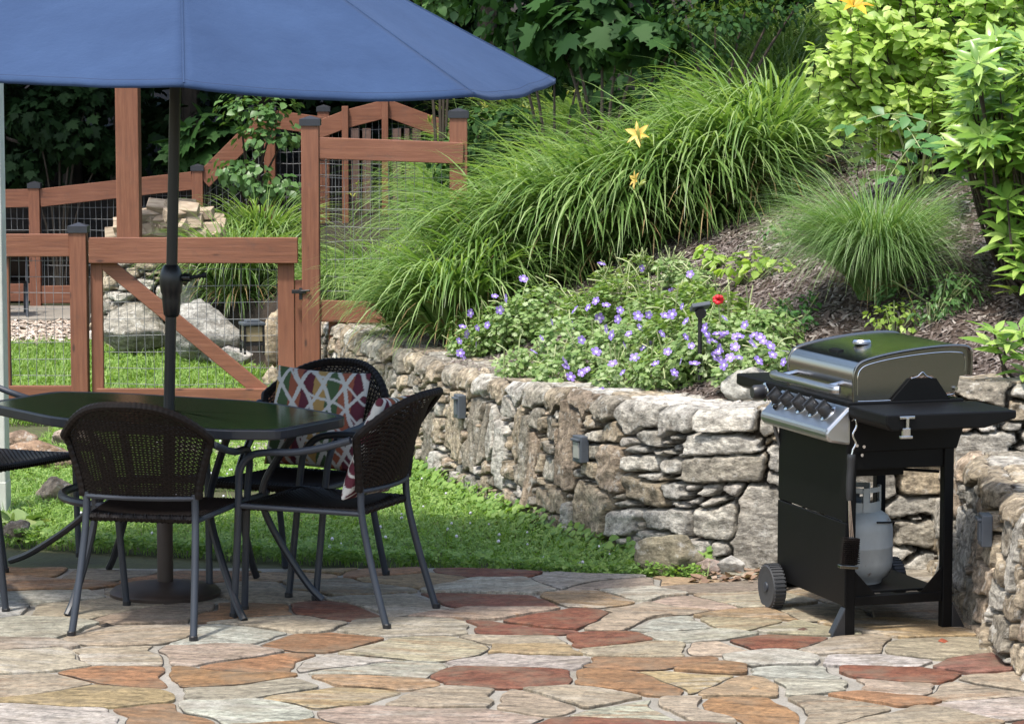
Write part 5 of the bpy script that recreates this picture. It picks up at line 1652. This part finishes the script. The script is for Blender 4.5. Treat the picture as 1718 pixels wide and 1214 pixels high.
CL = [  # base pixel, scale, label tail
    (765, 560, .82, 'lowest daylily clump drooping over the far end of the stone wall'),
    (690, 556, .6, 'daylily clump pressed against the wire right of the tall gate post'),
    (822, 515, .85, 'daylily clump just left of the pale geranium mound'),
    (868, 480, .95, 'daylily clump above the pale geranium mound'),
    (948, 462, 1.0, 'daylily clump in the front row above the gap between the two geranium mounds'),
    (1030, 434, 1.0, 'daylily clump in the front row above the right geranium mound'),
    (1108, 402, 1.0, 'daylily clump in the front row below the bright lily bloom'),
    (1190, 371, 1.0, 'daylily clump in the front row with the mulch directly below it'),
    (1272, 336, 1.0, 'daylily clump ending the front row on the mulch at its right'),
    (1318, 262, 1.05, 'tall daylily clump on the right flank beside the yellow-green shrub'),
    (1310, 190, 1.05, 'topmost right daylily clump near the brown leaf litter'),
    (1235, 215, 1.0, 'daylily clump in the middle of the upper row'),
    (1160, 255, 1.0, 'daylily clump right of the bright lily bloom'),
    (1070, 290, 1.0, 'daylily clump right behind the bright lily bloom'),
    (985, 312, 1.0, 'daylily clump left of the bright lily bloom'),
    (905, 345, 1.0, 'daylily clump in the upper row against the dark trees'),
    (835, 370, 1.0, 'daylily clump right of the end post of the tall fence bay'),
    (1215, 140, .95, 'daylily clump at the top of the slope under the oak leaves'),
    (1100, 205, .95, 'daylily clump behind the others at the edge of the dark trees'),
    (765, 455, .62, 'daylily clump spilling through the wire below the end post'),
    (400, 500, .75, 'daylily clump behind the gate beside the tilted boulder'),
    (455, 480, .6, 'daylily clump behind the gate, right of the boulder one and next to the tall post'),
    (440, 440, .72, 'daylily clump at the back behind the gate, below the arched gate post'),
    (372, 468, .55, 'small daylily clump beside the firewood pile'),
    (575, 520, .55, 'daylily clump behind the wire just right of the tall gate post'),
    (640, 500, .6, 'daylily clump in the middle behind the wire of the tall bay'),
]
LG = 'daylily clumps on the slope'
SHARED = 'daylily clump in the unbroken middle of the daylily bank'
CL += [(x, y, 1.0, SHARED) for x, y in ((980, 375), (1140, 312), (1195, 285), (1045, 338), (925, 395), (1270, 262), (1290, 130), (1150, 190), (1030, 250), (870, 395), (1240, 175), (1345, 190), (1215, 262), (1258, 222), (1180, 228), (1120, 268), (800, 440), (850, 420), (985, 415), (1065, 385), (1145, 350), (1225, 322), (1300, 300), (1310, 225), (1060, 325), (1060, 232), (1012, 222), (1122, 168), (1182, 122), (950, 275), (900, 300))]
lily_objs = []
for k, (px, py, s, lb) in enumerate(CL):
    p = hit(px, py)
    i = k % 4
    t = thing('daylily', lb, 'daylily', (p[0], p[1], p[2] - .02), [-.15, .1, .25, -.3, .05][k % 5], LG)
    if i not in lmesh:
        V, T, V2, T2 = lp[i]
        a = npmesh('leaves', V, T, M['daylily'], t); d = npmesh('dry_leaves', V2, T2, M['dry'], t)
        lmesh[i] = (a.data, d.data)
    else:
        for nm, md_ in zip(('leaves', 'dry_leaves'), lmesh[i]):
            o = bpy.data.objects.new(nm, md_); COL.objects.link(o); o.parent = t
    t.scale = (s * (1 + .12 * (p[1] - 14) / 8),) * 3
    lily_objs.append(t)

# flower stems with buds, and the few open lilies
def bud_mesh(mb, c, d, L=.05, r=.011, m=1):
    d = nrm(np.array(d, float)); c = np.array(c, float)
    mb.tube([c, c + d * L * .3, c + d * L * .7, c + d * L], [r * .35, r * .8, r, r * .25], 6, m)
rr = np.random.RandomState(8)
def stems_for(idx, targets):
    t = lily_objs[idx]
    k = t.scale[0]; rz = t.rotation_euler.z
    mb = MB()
    for px, py in targets:
        w = at(px, py, t.location[1] + rr.uniform(-.25, .15))
        d = (Vector(w) - t.location)
        d = Matrix.Rotation(-rz, 3, 'Z') @ d / k
        P = scape(mb, (d.x * .3, d.y * .2, 0), tuple(d), 0)
        for q in range(rr.randint(2, 5)):
            bud_mesh(mb, P[-1], (rr.normal() * .7, rr.normal() * .5, rr.uniform(.3, 1)), rr.uniform(.03, .06), .008)
    mb.build('flower_stems', [M['daylily'], M['bud']], t, smooth=True)
stems_for(16, [(735, 185), (762, 168), (790, 166), (815, 182), (722, 205), (838, 172)])
stems_for(15, [(872, 158), (895, 186), (916, 148), (930, 162), (880, 188)])
stems_for(14, [(950, 160), (968, 156), (1005, 165), (985, 190)])
stems_for(13, [(1085, 165), (1100, 158), (1112, 175)])
stems_for(17, [(1160, 62), (1168, 80), (1210, 60), (1145, 95)])
stems_for(11, [(1252, 120), (1262, 145), (1240, 160)])
stems_for(24, [(592, 330), (600, 310)])
def lily_bloom(px, py, Y, label, mat, size, face, foot):
    """face: where the trumpet looks; foot: photo pixel of the clump it grows from"""
    p = at(px, py, Y)
    t = thing('lily_bloom', label, 'flower', p)
    f = nrm(np.array(face, float))
    u = nrm(np.cross(f, [0, 0, 1.0])); v = np.cross(u, f)
    parts = []
    for ring, (sp, sz, w) in enumerate(((.62, 1.0, .26), (.80, .95, .17))):
        a = np.arange(3) * 2.094 + ring * 1.047 + .3
        R_ = np.cos(a)[:, None] * u + np.sin(a)[:, None] * v
        parts.append(place(ovate(w, .10, .42), np.zeros((3, 3)) + R_ * .004, f * .9 - R_ * .7, R_ * sp + f * .75, size * sz * np.array([1, .93, 1.05])))
    V, T = join(parts)
    o = npmesh('petals', V, T, mat, t, None, True)
    b = MB()
    for q in range(5):
        e = f * size * .75 + u * rr.normal() * size * .18 + v * rr.normal() * size * .18
        b.tube([(0, 0, 0), tuple(e)], .0013, 4)
    b.build('stamens', M['bud'], t)
    h = hit(*foot) - p
    b = MB()
    P = crom([-f * size * .1, -f * size * .5 + np.array([0, 0, -.03]), h * .45 + np.array([0, 0, .14]), h], 6)
    b.tube(P, np.linspace(.003, .005, len(P)), 5)
    for q in range(3): bud_mesh(b, P[4], (rr.normal() * .8, rr.normal() * .4, rr.uniform(.4, 1)), rr.uniform(.03, .055), .007)
    b.build('stem', [M['daylily'], M['bud']], t, smooth=True)
lily_bloom(1072, 226, 13.1, 'pale orange lily bloom standing over the middle of the daylilies', M['petal_yellow'], .058, (-.35, -1, .35), (1090, 330))
lily_bloom(1068, 301, 12.9, 'small half-open yellow lily below the larger bloom', M['petal_yellow'], .04, (-.9, -.5, .15), (1085, 372))
lily_bloom(1432, 12, hit(1560, 300)[1] - .6, 'vivid orange lily at the top edge above the yellow-green shrub', M['petal_orange'], .10, (.15, -.6, .9), (1470, 250))

# ------------------------------------------------------------------ fine grass mound
r_ = np.random.RandomState(5)
p = hit(1470, 495)
t = thing('ornamental_grass', 'fine-leaved fountain grass mound on the mulch above the grill', 'grass clump', (p[0], p[1], p[2] - .02), 0)
t.scale = (.80, .80, .98)
V, T = join([blades(r_, 1900, .10, (.55, .95), (.0022, .0037), 9, phi0=(.02, .6), phi1=(1.35, 2.5), pw=1.2),
             blades(r_, 900, .10, (.6, 1.0), (.0022, .0036), 9, az=-2.3, azs=.8, phi0=(.1, .65), phi1=(1.7, 2.6), pw=1.1),
             blades(r_, 26, .06, (.7, .95), (.0016, .0022), 7, phi0=(0, .35), phi1=(.3, 1.0), pw=1.5)])
npmesh('leaves', V, T, M['fine_grass'], t)
V, T = blades(r_, 60, .10, (.3, .55), (.0017, .0026), 7, phi0=(.6, 1.0), phi1=(2.0, 2.8))
npmesh('dry_leaves', V, T, M['dry'], t)

# ------------------------------------------------------------------ geraniums
FLM = None
def geranium(label, mound, n, flowers, seed, pale=False):
    """mound: list of (px, py, Y offset from the hill, radius)"""
    global FLM
    r = np.random.RandomState(seed)
    cl = []
    for px, py, back, rad in mound:
        h = hit(px, py)
        cl.append((h[0], h[1] - back, h[2] - back * .3 + rad * .25, rad))
    base = np.array(cl)[:, :3].mean(0)
    base[2] = float(hill(base[0], base[1]))
    t = thing('geranium', label, 'geranium', base, 0, 'violet geraniums on top of the wall')
    cl = np.array(cl); cl[:, :3] -= base
    cl[:, 3] *= 1.2; cl[:, 2] += .05
    V, T = clumps_leaves(r, cl, int(n * 2.2), GER, .030, up=.9, droop=.1, shell=.35, jit=.55)
    npmesh('leaves', V, T, M['ger_leaf'], t)
    b = MB()
    for q in range(130 if pale else 105):
        c = cl[r.randint(len(cl))]
        d = nrm(r.normal(size=3) + np.array([0, -.3, .6]))
        e = c[:3] + d * c[3] * r.uniform(.95, 1.3)
        e[2] = max(e[2], c[2] - c[3] * .3)
        s0 = c[:3] + r.normal(size=3) * c[3] * .25 - np.array([0, 0, c[3] * .5])
        b.tube(crom([s0, (s0 + e) / 2 + np.array([0, 0, c[3] * r.uniform(.1, .4)]), e], 4), .0030, 4)
    tag(b.build('stems', M['ger_stem'], t), kind='stuff')
    if FLM is None:
        V, T = FLOWER
        f = bpy.data.meshes.new('flower')
        eye = [(0.30 * math.cos(a), 0.30 * math.sin(a), .075) for a in np.linspace(0, 6.28, 8, endpoint=False)]
        k0 = len(V)
        f.from_pydata(V.tolist() + [(0, 0, .05)] + eye, [], T.tolist() + [(k0, k0 + 1 + i, k0 + 1 + (i + 1) % 8) for i in range(8)])
        f.materials.append(M['violet']); f.materials.append(M['white_eye'])
        f.polygons.foreach_set('material_index', [0] * len(T) + [1] * 8)
        FLM = f
    for fxx, fy in flowers:
        # set each bloom on the front of the mound along its line of sight
        d = ray(fxx, fy)
        best, bd, front = None, 1e9, 1e9
        for c in cl:
            cc = c[:3] + base - np.array([0, 0, H0])
            dn = d / np.linalg.norm(d)
            tt = cc @ dn
            off = np.linalg.norm(cc - tt * dn) / c[3]
            if off < bd: bd, best = off, (tt, c[3], dn)
            if off < 1: front = min(front, tt - c[3] * math.sqrt(1 - off * off))
        tt, rad, dn = best
        depth = min(front, tt) - .045
        w = np.array([0, 0, H0]) + dn * depth - base
        o = bpy.data.objects.new('flower', FLM); COL.objects.link(o); o.parent = t
        o.location = tuple(w)
        nv = Vector((r.normal() * .75, -.6 + r.normal() * .45, .6 + r.normal() * .45)).normalized()
        o.rotation_euler = nv.to_track_quat('Z', 'Y').to_euler()
        o.scale = (r.uniform(.016, .026),) * 3
    return t
geranium('pale-stemmed geranium mound leaning over the wall with violet blooms on its left edge',
         [(830, 590, .0, .13), (870, 575, .0, .17), (920, 560, .0, .19), (960, 600, .05, .16), (880, 630, .1, .12), (940, 640, .1, .12), (810, 540, 0, .14), (790, 600, .05, .11), (795, 570, .05, .12), (850, 505, 0, .13)], 2900,
         [(812, 483), (805, 495), (878, 468), (866, 475), (790, 525), (776, 548), (800, 550), (770, 572), (777, 600), (798, 578), (818, 545), (908, 567), (850, 500), (838, 520), (895, 590), (925, 540), (803, 618), (817, 618), (772, 592), (782, 560), (830, 497)], 1, True)
geranium('loose geranium mound in the middle above the wall, dotted with small violet blooms',
         [(1000, 560, .0, .16), (1050, 540, .0, .17), (1010, 620, .08, .15), (1060, 610, .08, .17), (1100, 560, .0, .15), (1040, 650, .1, .11)], 2400,
         [(958, 545), (987, 516), (1005, 533), (1017, 512), (1037, 535), (956, 555), (975, 570), (947, 606), (957, 632), (976, 625), (1018, 551), (1027, 562), (1047, 579), (1080, 583), (1028, 610), (1010, 658), (1026, 662), (977, 673), (985, 620), (1073, 549), (949, 615), (1070, 530), (1000, 590), (1055, 560), (1065, 600), (1090, 580), (1040, 520), (1000, 505), (965, 520), (1045, 625)], 2)
geranium('densest geranium mound on the right above the wall with clustered violet blooms',
         [(1140, 600, .05, .17), (1110, 640, .1, .13), (1180, 620, .08, .16), (1230, 600, .05, .17), (1280, 590, .05, .15), (1160, 550, 0, .15), (1210, 560, 0, .14), (1290, 620, .1, .11), (1240, 640, .1, .1)], 3200,
         [(1088, 528), (1116, 530), (1128, 527), (1145, 514), (1151, 539), (1143, 606), (1131, 625), (1135, 635), (1183, 550), (1190, 570), (1198, 572), (1203, 560), (1215, 534), (1216, 560), (1213, 565), (1235, 565), (1241, 564), (1206, 590), (1210, 603), (1208, 585), (1233, 582), (1259, 568), (1265, 562), (1275, 566), (1292, 580), (1296, 595), (1272, 605), (1318, 590), (1315, 607), (1262, 578), (1198, 598), (1280, 572), (1185, 560), (1215, 612), (1225, 600), (1180, 517), (1110, 560), (1120, 590), (1160, 580), (1165, 610), (1100, 610), (1150, 565), (1240, 600), (1250, 545)], 3)
geranium('sparse young geranium on the bare mulch above the mounds',
         [(1020, 490, .0, .08), (1075, 470, .0, .08), (1130, 480, .0, .09), (1165, 500, 0, .09)], 420,
         [(1009, 443), (1076, 450), (1158, 460), (1127, 490)], 4)
# red bloom and solar spotlight
p = at(1205, 503, hit(1205, 600)[1] - .25)
t = thing('red_flower', 'single red flower beside the dark solar light', 'flower', p)
b = MB()
for k in range(7):
    a = k * .9
    b.lathe([(.001, -.008), (.012, -.004), (.014, .003), (.008, .010), (.001, .012)], (.013 * math.cos(a), -.006 * (k % 3), .013 * math.sin(a)), 8)
b.build('petals', M['red'], t, smooth=True)
b = MB(); b.tube([(0, 0, 0), (.02, .03, -.2)], .003, 5); b.build('stem', M['ger_stem'], t)
h = hit(1172, 615)
Yl = h[1] - .30
p = at(1174, 618, Yl)
t = thing('solar_light', 'dark solar spotlight on a stake among the violet geraniums', 'light', p, .15)
ht = at(1172, 514, Yl)[2] - p[2]
b = MB(); b.tube([(0, 0, -.05), (0, 0, ht - .02)], .0095, 8); b.build('stake', M['iron'], t)
b = MB(); b.box((0, 0, ht), (.082, .058, .018), Matrix.Rotation(-.45, 3, 'X') @ Matrix.Rotation(-.15, 3, 'Y')); b.build('panel', M['lamp_metal'], t, bevel=.003)
b = MB(); b.tube([(0, -.02, ht - .03), (0, .03, ht - .02)], [.024, .018], 12); b.build('lamp_head', M['iron'], t, smooth=True)

# ------------------------------------------------------------------ weeds and low plants on the mulch
def weed(px, py, rad, n, label, mat, tpl=OV, size=.04, seed=0, k=3):
    r = np.random.RandomState(seed + 60)
    h = hit(px, py)
    t = thing('weed', label, 'plant', h)
    cl = [(r.normal() * rad * .6, r.normal() * rad * .5, rad * r.uniform(.4, 1.0), rad * .7) for _ in range(k)]
    V, T = clumps_leaves(r, cl, n, tpl, size, up=.9, shell=.3)
    npmesh('leaves', V, T, mat, t)
    b = MB()
    for q in range(8):
        c = cl[q % k]
        b.tube([(0, 0, -.02), (c[0] + r.normal() * .04, c[1] + r.normal() * .04, c[2] + c[3] * .5)], .0025, 4)
    b.build('stems', M['ger_stem'], t)
weed(1192, 452, .09, 60, 'yellow-green weed on the mulch above the violet blooms', M['shrub_y'], OVW, .05, 1)
weed(1262, 470, .12, 90, 'bushy bright weed on the mulch left of the fountain grass', M['shrub_y'], OVW, .055, 2, 4)
weed(1325, 400, .08, 60, 'small weed on the mulch behind the fountain grass', M['compound'], OV, .035, 3)
weed(1320, 560, .10, 130, 'low dark green weed at the lower left of the fountain grass', M['compound'], OV, .03, 4)
weed(1345, 530, .09, 110, 'leafy creeping weed under the left side of the fountain grass', M['compound'], OV, .03, 5)
weed(1578, 512, .13, 320, 'pale thread-leaved low plant right of the fountain grass', M['vine'], LANCE, .045, 6, 5)
weed(1560, 545, .10, 180, 'pale low plant spreading below the thread-leaved one', M['vine'], LANCE, .04, 7, 3)
weed(1500, 560, .10, 160, 'yellow-green low plant just above the grill lid', M['shrub_y'], OV, .03, 8, 4)
weed(1440, 280, .06, 50, 'little weed on the mulch below the yellow-green shrub', M['vine'], OV, .03, 9)
weed(1425, 205, .10, 60, 'tuft of weeds between the daylilies and the yellow-green shrub', M['fine_grass'], LANCE, .10, 10)
# small blooms-free sprig of rhododendron
def whorl_shrub(name, label, cat, base, tips, mat, seed, leaf=.115, n=9, tpl=LANCE, layers=2):
    r = np.random.RandomState(seed)
    t = thing(name, label, cat, base)
    base = np.array(base)
    parts = []
    b = MB()
    for w in tips:
        w = np.array(w) - base
        up = nrm(np.array([w[0] * .4 + r.normal() * .2, w[1] * .4 - .3 + r.normal() * .2, .8]))
        mid = w * .55 + np.array([r.normal() * .04, r.normal() * .04, -.06])
        P = crom([(r.normal() * .03, r.normal() * .03, -.05), mid, w], 5)
        b.tube(P, np.linspace(.010, .0035, len(P)), 5)
        for L in range(layers):
            m = n - L * 2
            a = np.linspace(0, 2 * math.pi, m, endpoint=False) + r.uniform(0, 6)
            u = nrm(np.cross(up, [1, .2, 0])); v = np.cross(up, u)
            el = (.25, -.15, .7)[L] + r.normal(size=m) * .18
            D = np.cos(a)[:, None] * u + np.sin(a)[:, None] * v + up * el[:, None]
            N = up - D * .35 + r.normal(size=(m, 3)) * .15
            parts.append(place(tpl, np.tile(w - up * .05 * L, (m, 1)) + nrm(D) * .008, N, D, leaf * r.uniform(.75, 1.15, m) * (1, 1.05, .6)[L]))
    V, T = join(parts)
    npmesh('leaves', V, T, mat, t)
    b.build('branches', M['twig'], t, smooth=True)
    return t
r_ = np.random.RandomState(31)
bs = hit(1712, 470, 10.5)
tips = []
for q in range(150):
    px, py = r_.uniform(1612, 1790), r_.uniform(70, 430)
    if px < 1612 + max(0, (py - 300)) * .7 or px < 1640 - (py - 60) * .25 or (py > 330 and px < 1690): continue
    tips.append(at(px, py, bs[1] + r_.uniform(-.55, .25)))
whorl_shrub('rhododendron', 'glossy rhododendron with whorled leaves at the right edge of the slope', 'shrub', bs, tips, M['rhodo'], 32, .13)
bs2 = hit(1740, 505, 10.5)
whorl_shrub('rhododendron', 'low rhododendron branch at the right edge above the grill shelf', 'shrub', bs2, [at(px, py, bs2[1] + dy) for px, py, dy in ((1690, 395, -.1), (1712, 430, -.2), (1680, 360, 0), (1705, 470, -.1), (1728, 400, -.2), (1690, 335, -.15), (1735, 460, -.25))], M['rhodo'], 33, .12)
bs3 = hit(1735, 640, 10.5)
whorl_shrub('rhododendron', 'small rhododendron sprig low at the right edge behind the grill', 'shrub', bs3, [at(px, py, bs3[1] + dy) for px, py, dy in ((1690, 575, -.1), (1712, 555, -.05), (1718, 605, -.1), (1668, 560, -.1), (1740, 580, -.1))], M['rhodo'], 34, .11, 7)

# yellow-green shrub: many twigs of paired leaves
r_ = np.random.RandomState(41)
bs = hit(1560, 300)
t = thing('yellow_shrub', 'bright yellow-green leafy shrub at the upper right of the slope', 'shrub', bs)
parts = []; b = MB()
cnt = 0
while cnt < 560:
    px, py = r_.uniform(1362, 1790), r_.uniform(-110, 330)
    e = ((px - 1590) / 225) ** 2 + ((py - 90) / 215) ** 2
    if e > 1 or (py > 205 + r_.normal() * 25 and not (1440 < px < 1560 and r_.rand() < .55)): continue
    bump_ = math.sqrt(max(0, 1 - e))
    w = at(px, py, bs[1] + .1 - bump_ * .65 * r_.uniform(.35, 1.0)) - np.array(bs)
    d = nrm(w * np.array([.7, .7, .5]) + np.array([0, -.25, .25]) + r_.normal(size=3) * .25)
    L = r_.uniform(.12, .24)
    s0 = w - d * L
    b.tube([s0, w], [.003, .0018], 4)
    if cnt % 7 == 0: b.tube(crom([(r_.normal() * .05, r_.normal() * .05, -.05), s0 * .5 + np.array([0, 0, .02]), s0], 4), .0055, 5)
    m = 9
    f = np.linspace(.15, 1, m)
    pos = s0 + d * (f * L)[:, None]
    u = nrm(np.cross(d, [0, 0, 1.0])); v = np.cross(u, d)
    sd = np.where(np.arange(m) % 2 == 0, 1, -1)
    D = d * .7 + u * sd[:, None] * .8 + np.array([0, 0, -.15]) + r_.normal(size=(m, 3)) * .3
    N = np.array([.1, -.75, .85]) + v * .15 + r_.normal(size=(m, 3)) * .38
    parts.append(place(OV, pos, N, D, r_.uniform(.048, .086, m)))
    cnt += 1
V, T = join(parts)
npmesh('leaves', V, T, M['shrub_y'], t)
b.build('branches', M['twig'], t)
# compound-leaved sapling hanging under the shrub
def pinnate(name, label, cat, base, fronds, mat, seed, size=.08, tpl=OVW, npair=6, wig=.1):
    """fronds: list of (start, end) world points"""
    r = np.random.RandomState(seed)
    t = thing(name, label, cat, base)
    base = np.array(base); parts = []; b = MB()
    for s0, e0 in fronds:
        s0, e0 = np.array(s0) - base, np.array(e0) - base
        P = crom([s0, (s0 + e0) / 2 + np.array([0, 0, .12 * np.linalg.norm(e0 - s0)]), e0], 8)
        b.tube(crom([(0, 0, -.05), s0 * .6, s0], 5), .005, 5)
        b.tube(P, .0022, 5)
        d = nrm(P[-1] - P[0])
        side = nrm(np.cross(d, [0, -.3, 1.0]))
        for f in np.linspace(.18, .95, npair):
            c = P[int(f * (len(P) - 1))]
            D = np.stack([side * .9 + d * .35, -side * .9 + d * .35]) + r.normal(size=(2, 3)) * wig
            parts.append(place(tpl, np.stack([c, c]), np.array([[0, -.45, 1.0]] * 2) + r.normal(size=(2, 3)) * .25, D, size * r.uniform(.8, 1.1, 2)))
        parts.append(place(tpl, P[-1:], np.array([[0, -.4, 1.0]]), d[None], size))
    V, T = join(parts)
    npmesh('leaves', V, T, mat, t)
    b.build('stalks', M['ger_stem'], t)
Yc = hit(1560, 300)[1] - .80
pinnate('compound_sapling', 'sapling with paired oval leaflets hanging below the yellow-green shrub', 'sapling', hit(1540, 320), [(at(1560, 205, Yc), at(1425, 212, Yc - .1)), (at(1560, 225, Yc), at(1490, 300, Yc - .1)), (at(1500, 200, Yc), at(1545, 250, Yc - .15)), (at(1580, 230, Yc), at(1590, 262, Yc - .1))], M['compound'], 3, .085, OV, 5)

# ------------------------------------------------------------------ trees and undergrowth behind
def tree(name, label, base, h, crown, n, size, mat, tpl, seed, trunk_r=.09, up=.7, droop=.5, group=None, limbs=True, shell=.4):
    r = np.random.RandomState(seed)
    t = thing(name, label, 'tree', base, 0, group)
    cl = np.array(crown, float)
    V, T = clumps_leaves(r, cl, n, tpl, size, up=up, droop=droop, shell=shell)
    npmesh('crown', V, T, mat, t)
    b = MB()
    top = cl[:, :3].mean(0)
    P = crom([(0, 0, -.3), (r.normal() * .08, r.normal() * .08, h * .4), (top[0] * .6, top[1] * .6, h * .95)], 6)
    b.tube(P, np.linspace(trunk_r, trunk_r * .35, len(P)), 8)
    if limbs:
        for c in cl[:14]:
            i = r.randint(len(P) // 3, len(P) - 1)
            m = (P[i] + c[:3]) / 2 + np.array([0, 0, .1])
            b.tube(crom([P[i], m, c[:3]], 4), np.linspace(trunk_r * .35, trunk_r * .08, 9), 5)
    b.build('trunk', M['bark'], t, smooth=True)
    return t
def crown_blob(r, c, rad, k, cr):
    d = nrm(r.normal(size=(k, 3))) * (r.rand(k, 1) ** .5) * np.array(rad)
    return [(*(np.array(c) + q), cr * r.uniform(.7, 1.25)) for q in d]
G1 = 'dark trees of the wood behind the far fence'
r_ = np.random.RandomState(51)
WD = [(-7.6, 28.2, 'dark leafy tree at the far left behind the far fence'), (-5.3, 27.4, 'dark tree behind the leftmost bay of the far fence'), (-3.7, 28.0, 'dark tree directly behind the thick timber post'), (-2.4, 29.2, 'dark tree behind the climbing rail of the far fence'),
      (-.9, 29.6, 'dark tree behind the arched gate'), (.9, 27.5, 'dark tree above the upper row of daylilies'), (3.4, 26.0, 'dark tree behind the top of the slope'), (4.6, 25.5, 'dark tree behind the yellow-green shrub')]
for k, (x, y, lb) in enumerate(WD):
    z0 = float(max(hill(x, y), 0))
    cr = crown_blob(r_, (0, 0, 2.2), (1.3, 1.0, 2.2), 26, .62) + crown_blob(r_, (0, -1.2, 5.6), (2.2, 2.6, 1.6), 22, 1.0)
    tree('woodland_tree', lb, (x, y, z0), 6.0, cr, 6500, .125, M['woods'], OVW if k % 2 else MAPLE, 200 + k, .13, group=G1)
# taller trees added with crowns out of view, to shade the wood edge
for k, (x, y, zc) in enumerate([(-6.2, 25.8, 6.3), (-3.0, 26.4, 6.2), (-.2, 24.6, 6.4), (3.15, 22.2, 6.4), (4.8, 20.6, 6.6), (.75, 18.9, 6.0), (-4.5, 29, 8)]):
    z0 = float(max(hill(x, y + 1.6), 0))
    cr = crown_blob(r_, (-.3 if abs(x - .75) < .01 else 0, -.3, zc - z0), (2.1, 1.8, 1.2), 26, 1.0)
    tree('shade_tree', 'tall tree added for shade with its crown above the picture, ' + ['far left', 'behind the timber post', 'behind the arched gate', 'above the slope', 'at upper right', 'over the upper daylilies', 'deep in the wood at left'][k], (x, y + 1.6, z0), zc - z0, cr, 3600, .26, M['woods'], OVW, 300 + k, .11, group='tall trees added to shade the wood', limbs=True)
# the wood farther back reads as one dark mass
n = 9000
pos = np.stack([r_.uniform(-9, 8, n), r_.uniform(30.5, 33, n), r_.uniform(0, 7.5, n)], 1)
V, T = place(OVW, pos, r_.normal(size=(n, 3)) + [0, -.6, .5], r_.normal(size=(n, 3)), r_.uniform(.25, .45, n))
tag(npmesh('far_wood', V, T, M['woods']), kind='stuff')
# nearer undergrowth seen as separate saplings
def sapling(name, label, cl_px, n, size, mat, tpl, seed, Yb, base_px, up=.6, droop=.5, jit=.6):
    r = np.random.RandomState(seed)
    bp_ = at(base_px[0], base_px[1], Yb)
    bp_[2] = max(float(hill(bp_[0], bp_[1])), 0) - .05
    t = thing(name, label, 'sapling', bp_)
    cl = [tuple(at(px, py, Yb + dy) - bp_) + (rad,) for px, py, dy, rad in cl_px]
    V, T = clumps_leaves(r, cl, n, tpl, size, up=up, droop=droop, shell=.2, jit=jit)
    npmesh('crown', V, T, mat, t)
    b = MB()
    for c in cl:
        b.tube(crom([(0, 0, 0), (c[0] * .4, c[1] * .4, c[2] * .6), c[:3]], 5), np.linspace(.018, .005, 11), 5)
    b.build('trunk', M['twig'], t, smooth=True)
    return t
sapling('maple_sapling', 'maple sapling with large lobed leaves against the dark wood above the daylilies', [(1040, 60, 0, .22), (1085, 50, -.1, .15), (1130, 75, 0, .15), (960, 60, .2, .25), (1010, 20, .2, .22), (930, 40, .3, .22)], 170, .19, M['maple'], MAPLE, 1, 18.6, (1010, 200), .3, .9)
sapling('locust_sapling', 'sapling with small rounded leaves at the top right of the dark wood', [(1150, 25, 0, .22), (1200, 45, -.1, .22), (1250, 20, 0, .2), (1190, 95, -.1, .15), (1300, 15, 0, .2), (1130, 100, .1, .16), (1340, 5, 0, .16)], 700, .045, M['maple'], OVW, 2, 18.0, (1200, 150))
sapling('round_leaf_sapling', 'pale round-leaved sapling peeping over the right edge of the blue parasol', [(735, 5, 0, .17), (765, 15, 0, .12), (705, -15, 0, .2), (750, -30, 0, .2)], 260, .085, M['vine'], OVW, 3, 22.5, (740, 200))
sapling('vine_shrub', 'pale-leaved bush trailing over the climbing rail of the far fence', [(400, 180, -.4, .2), (440, 195, -.5, .2), (470, 180, -.4, .18), (430, 230, -.5, .18), (390, 290, -.6, .2), (430, 300, -.7, .22), (470, 320, -.7, .2), (480, 230, -.5, .14)], 620, .075, M['vine'], OVW, 4, 25.5, (420, 380))
sapling('oak_sapling', 'oak sapling with big jagged leaves left of the trailing bush', [(335, 215, 0, .18), (370, 225, 0, .16), (310, 250, .2, .2), (350, 260, .1, .16)], 70, .24, M['maple'], MAPLE, 5, 26.2, (345, 330), .3, 1.0)
sapling('beech_sapling', 'drooping leafy sapling in the dark wood right of the parasol tip', [(880, 60, .2, .3), (980, 100, .3, .25), (840, 20, .4, .3), (930, 110, .5, .25), (1060, 110, .2, .2), (1050, 150, -.5, .24), (1020, 175, -.5, .22), (1075, 185, -.5, .2)], 640, .11, M['maple'], OV, 6, 20.5, (930, 220), .2, 1.2)
sapling('grape_vine', 'dim lobed-leaved vine hanging in the wood at far left', [(60, 200, 0, .3), (120, 230, 0, .3), (150, 150, .3, .3), (40, 280, 0, .25), (170, 260, .2, .25), (100, 160, .2, .25)], 700, .11, M['woods'], MAPLE, 7, 26.6, (100, 400), .2, 1.1)
sapling('wood_edge_bush', 'dark green bush behind the end post of the tall fence bay', [(800, 215, 0, .22), (830, 250, 0, .25), (780, 270, .3, .25), (860, 210, 0, .2)], 900, .07, M['maple'], OV, 8, 19.5, (820, 330))
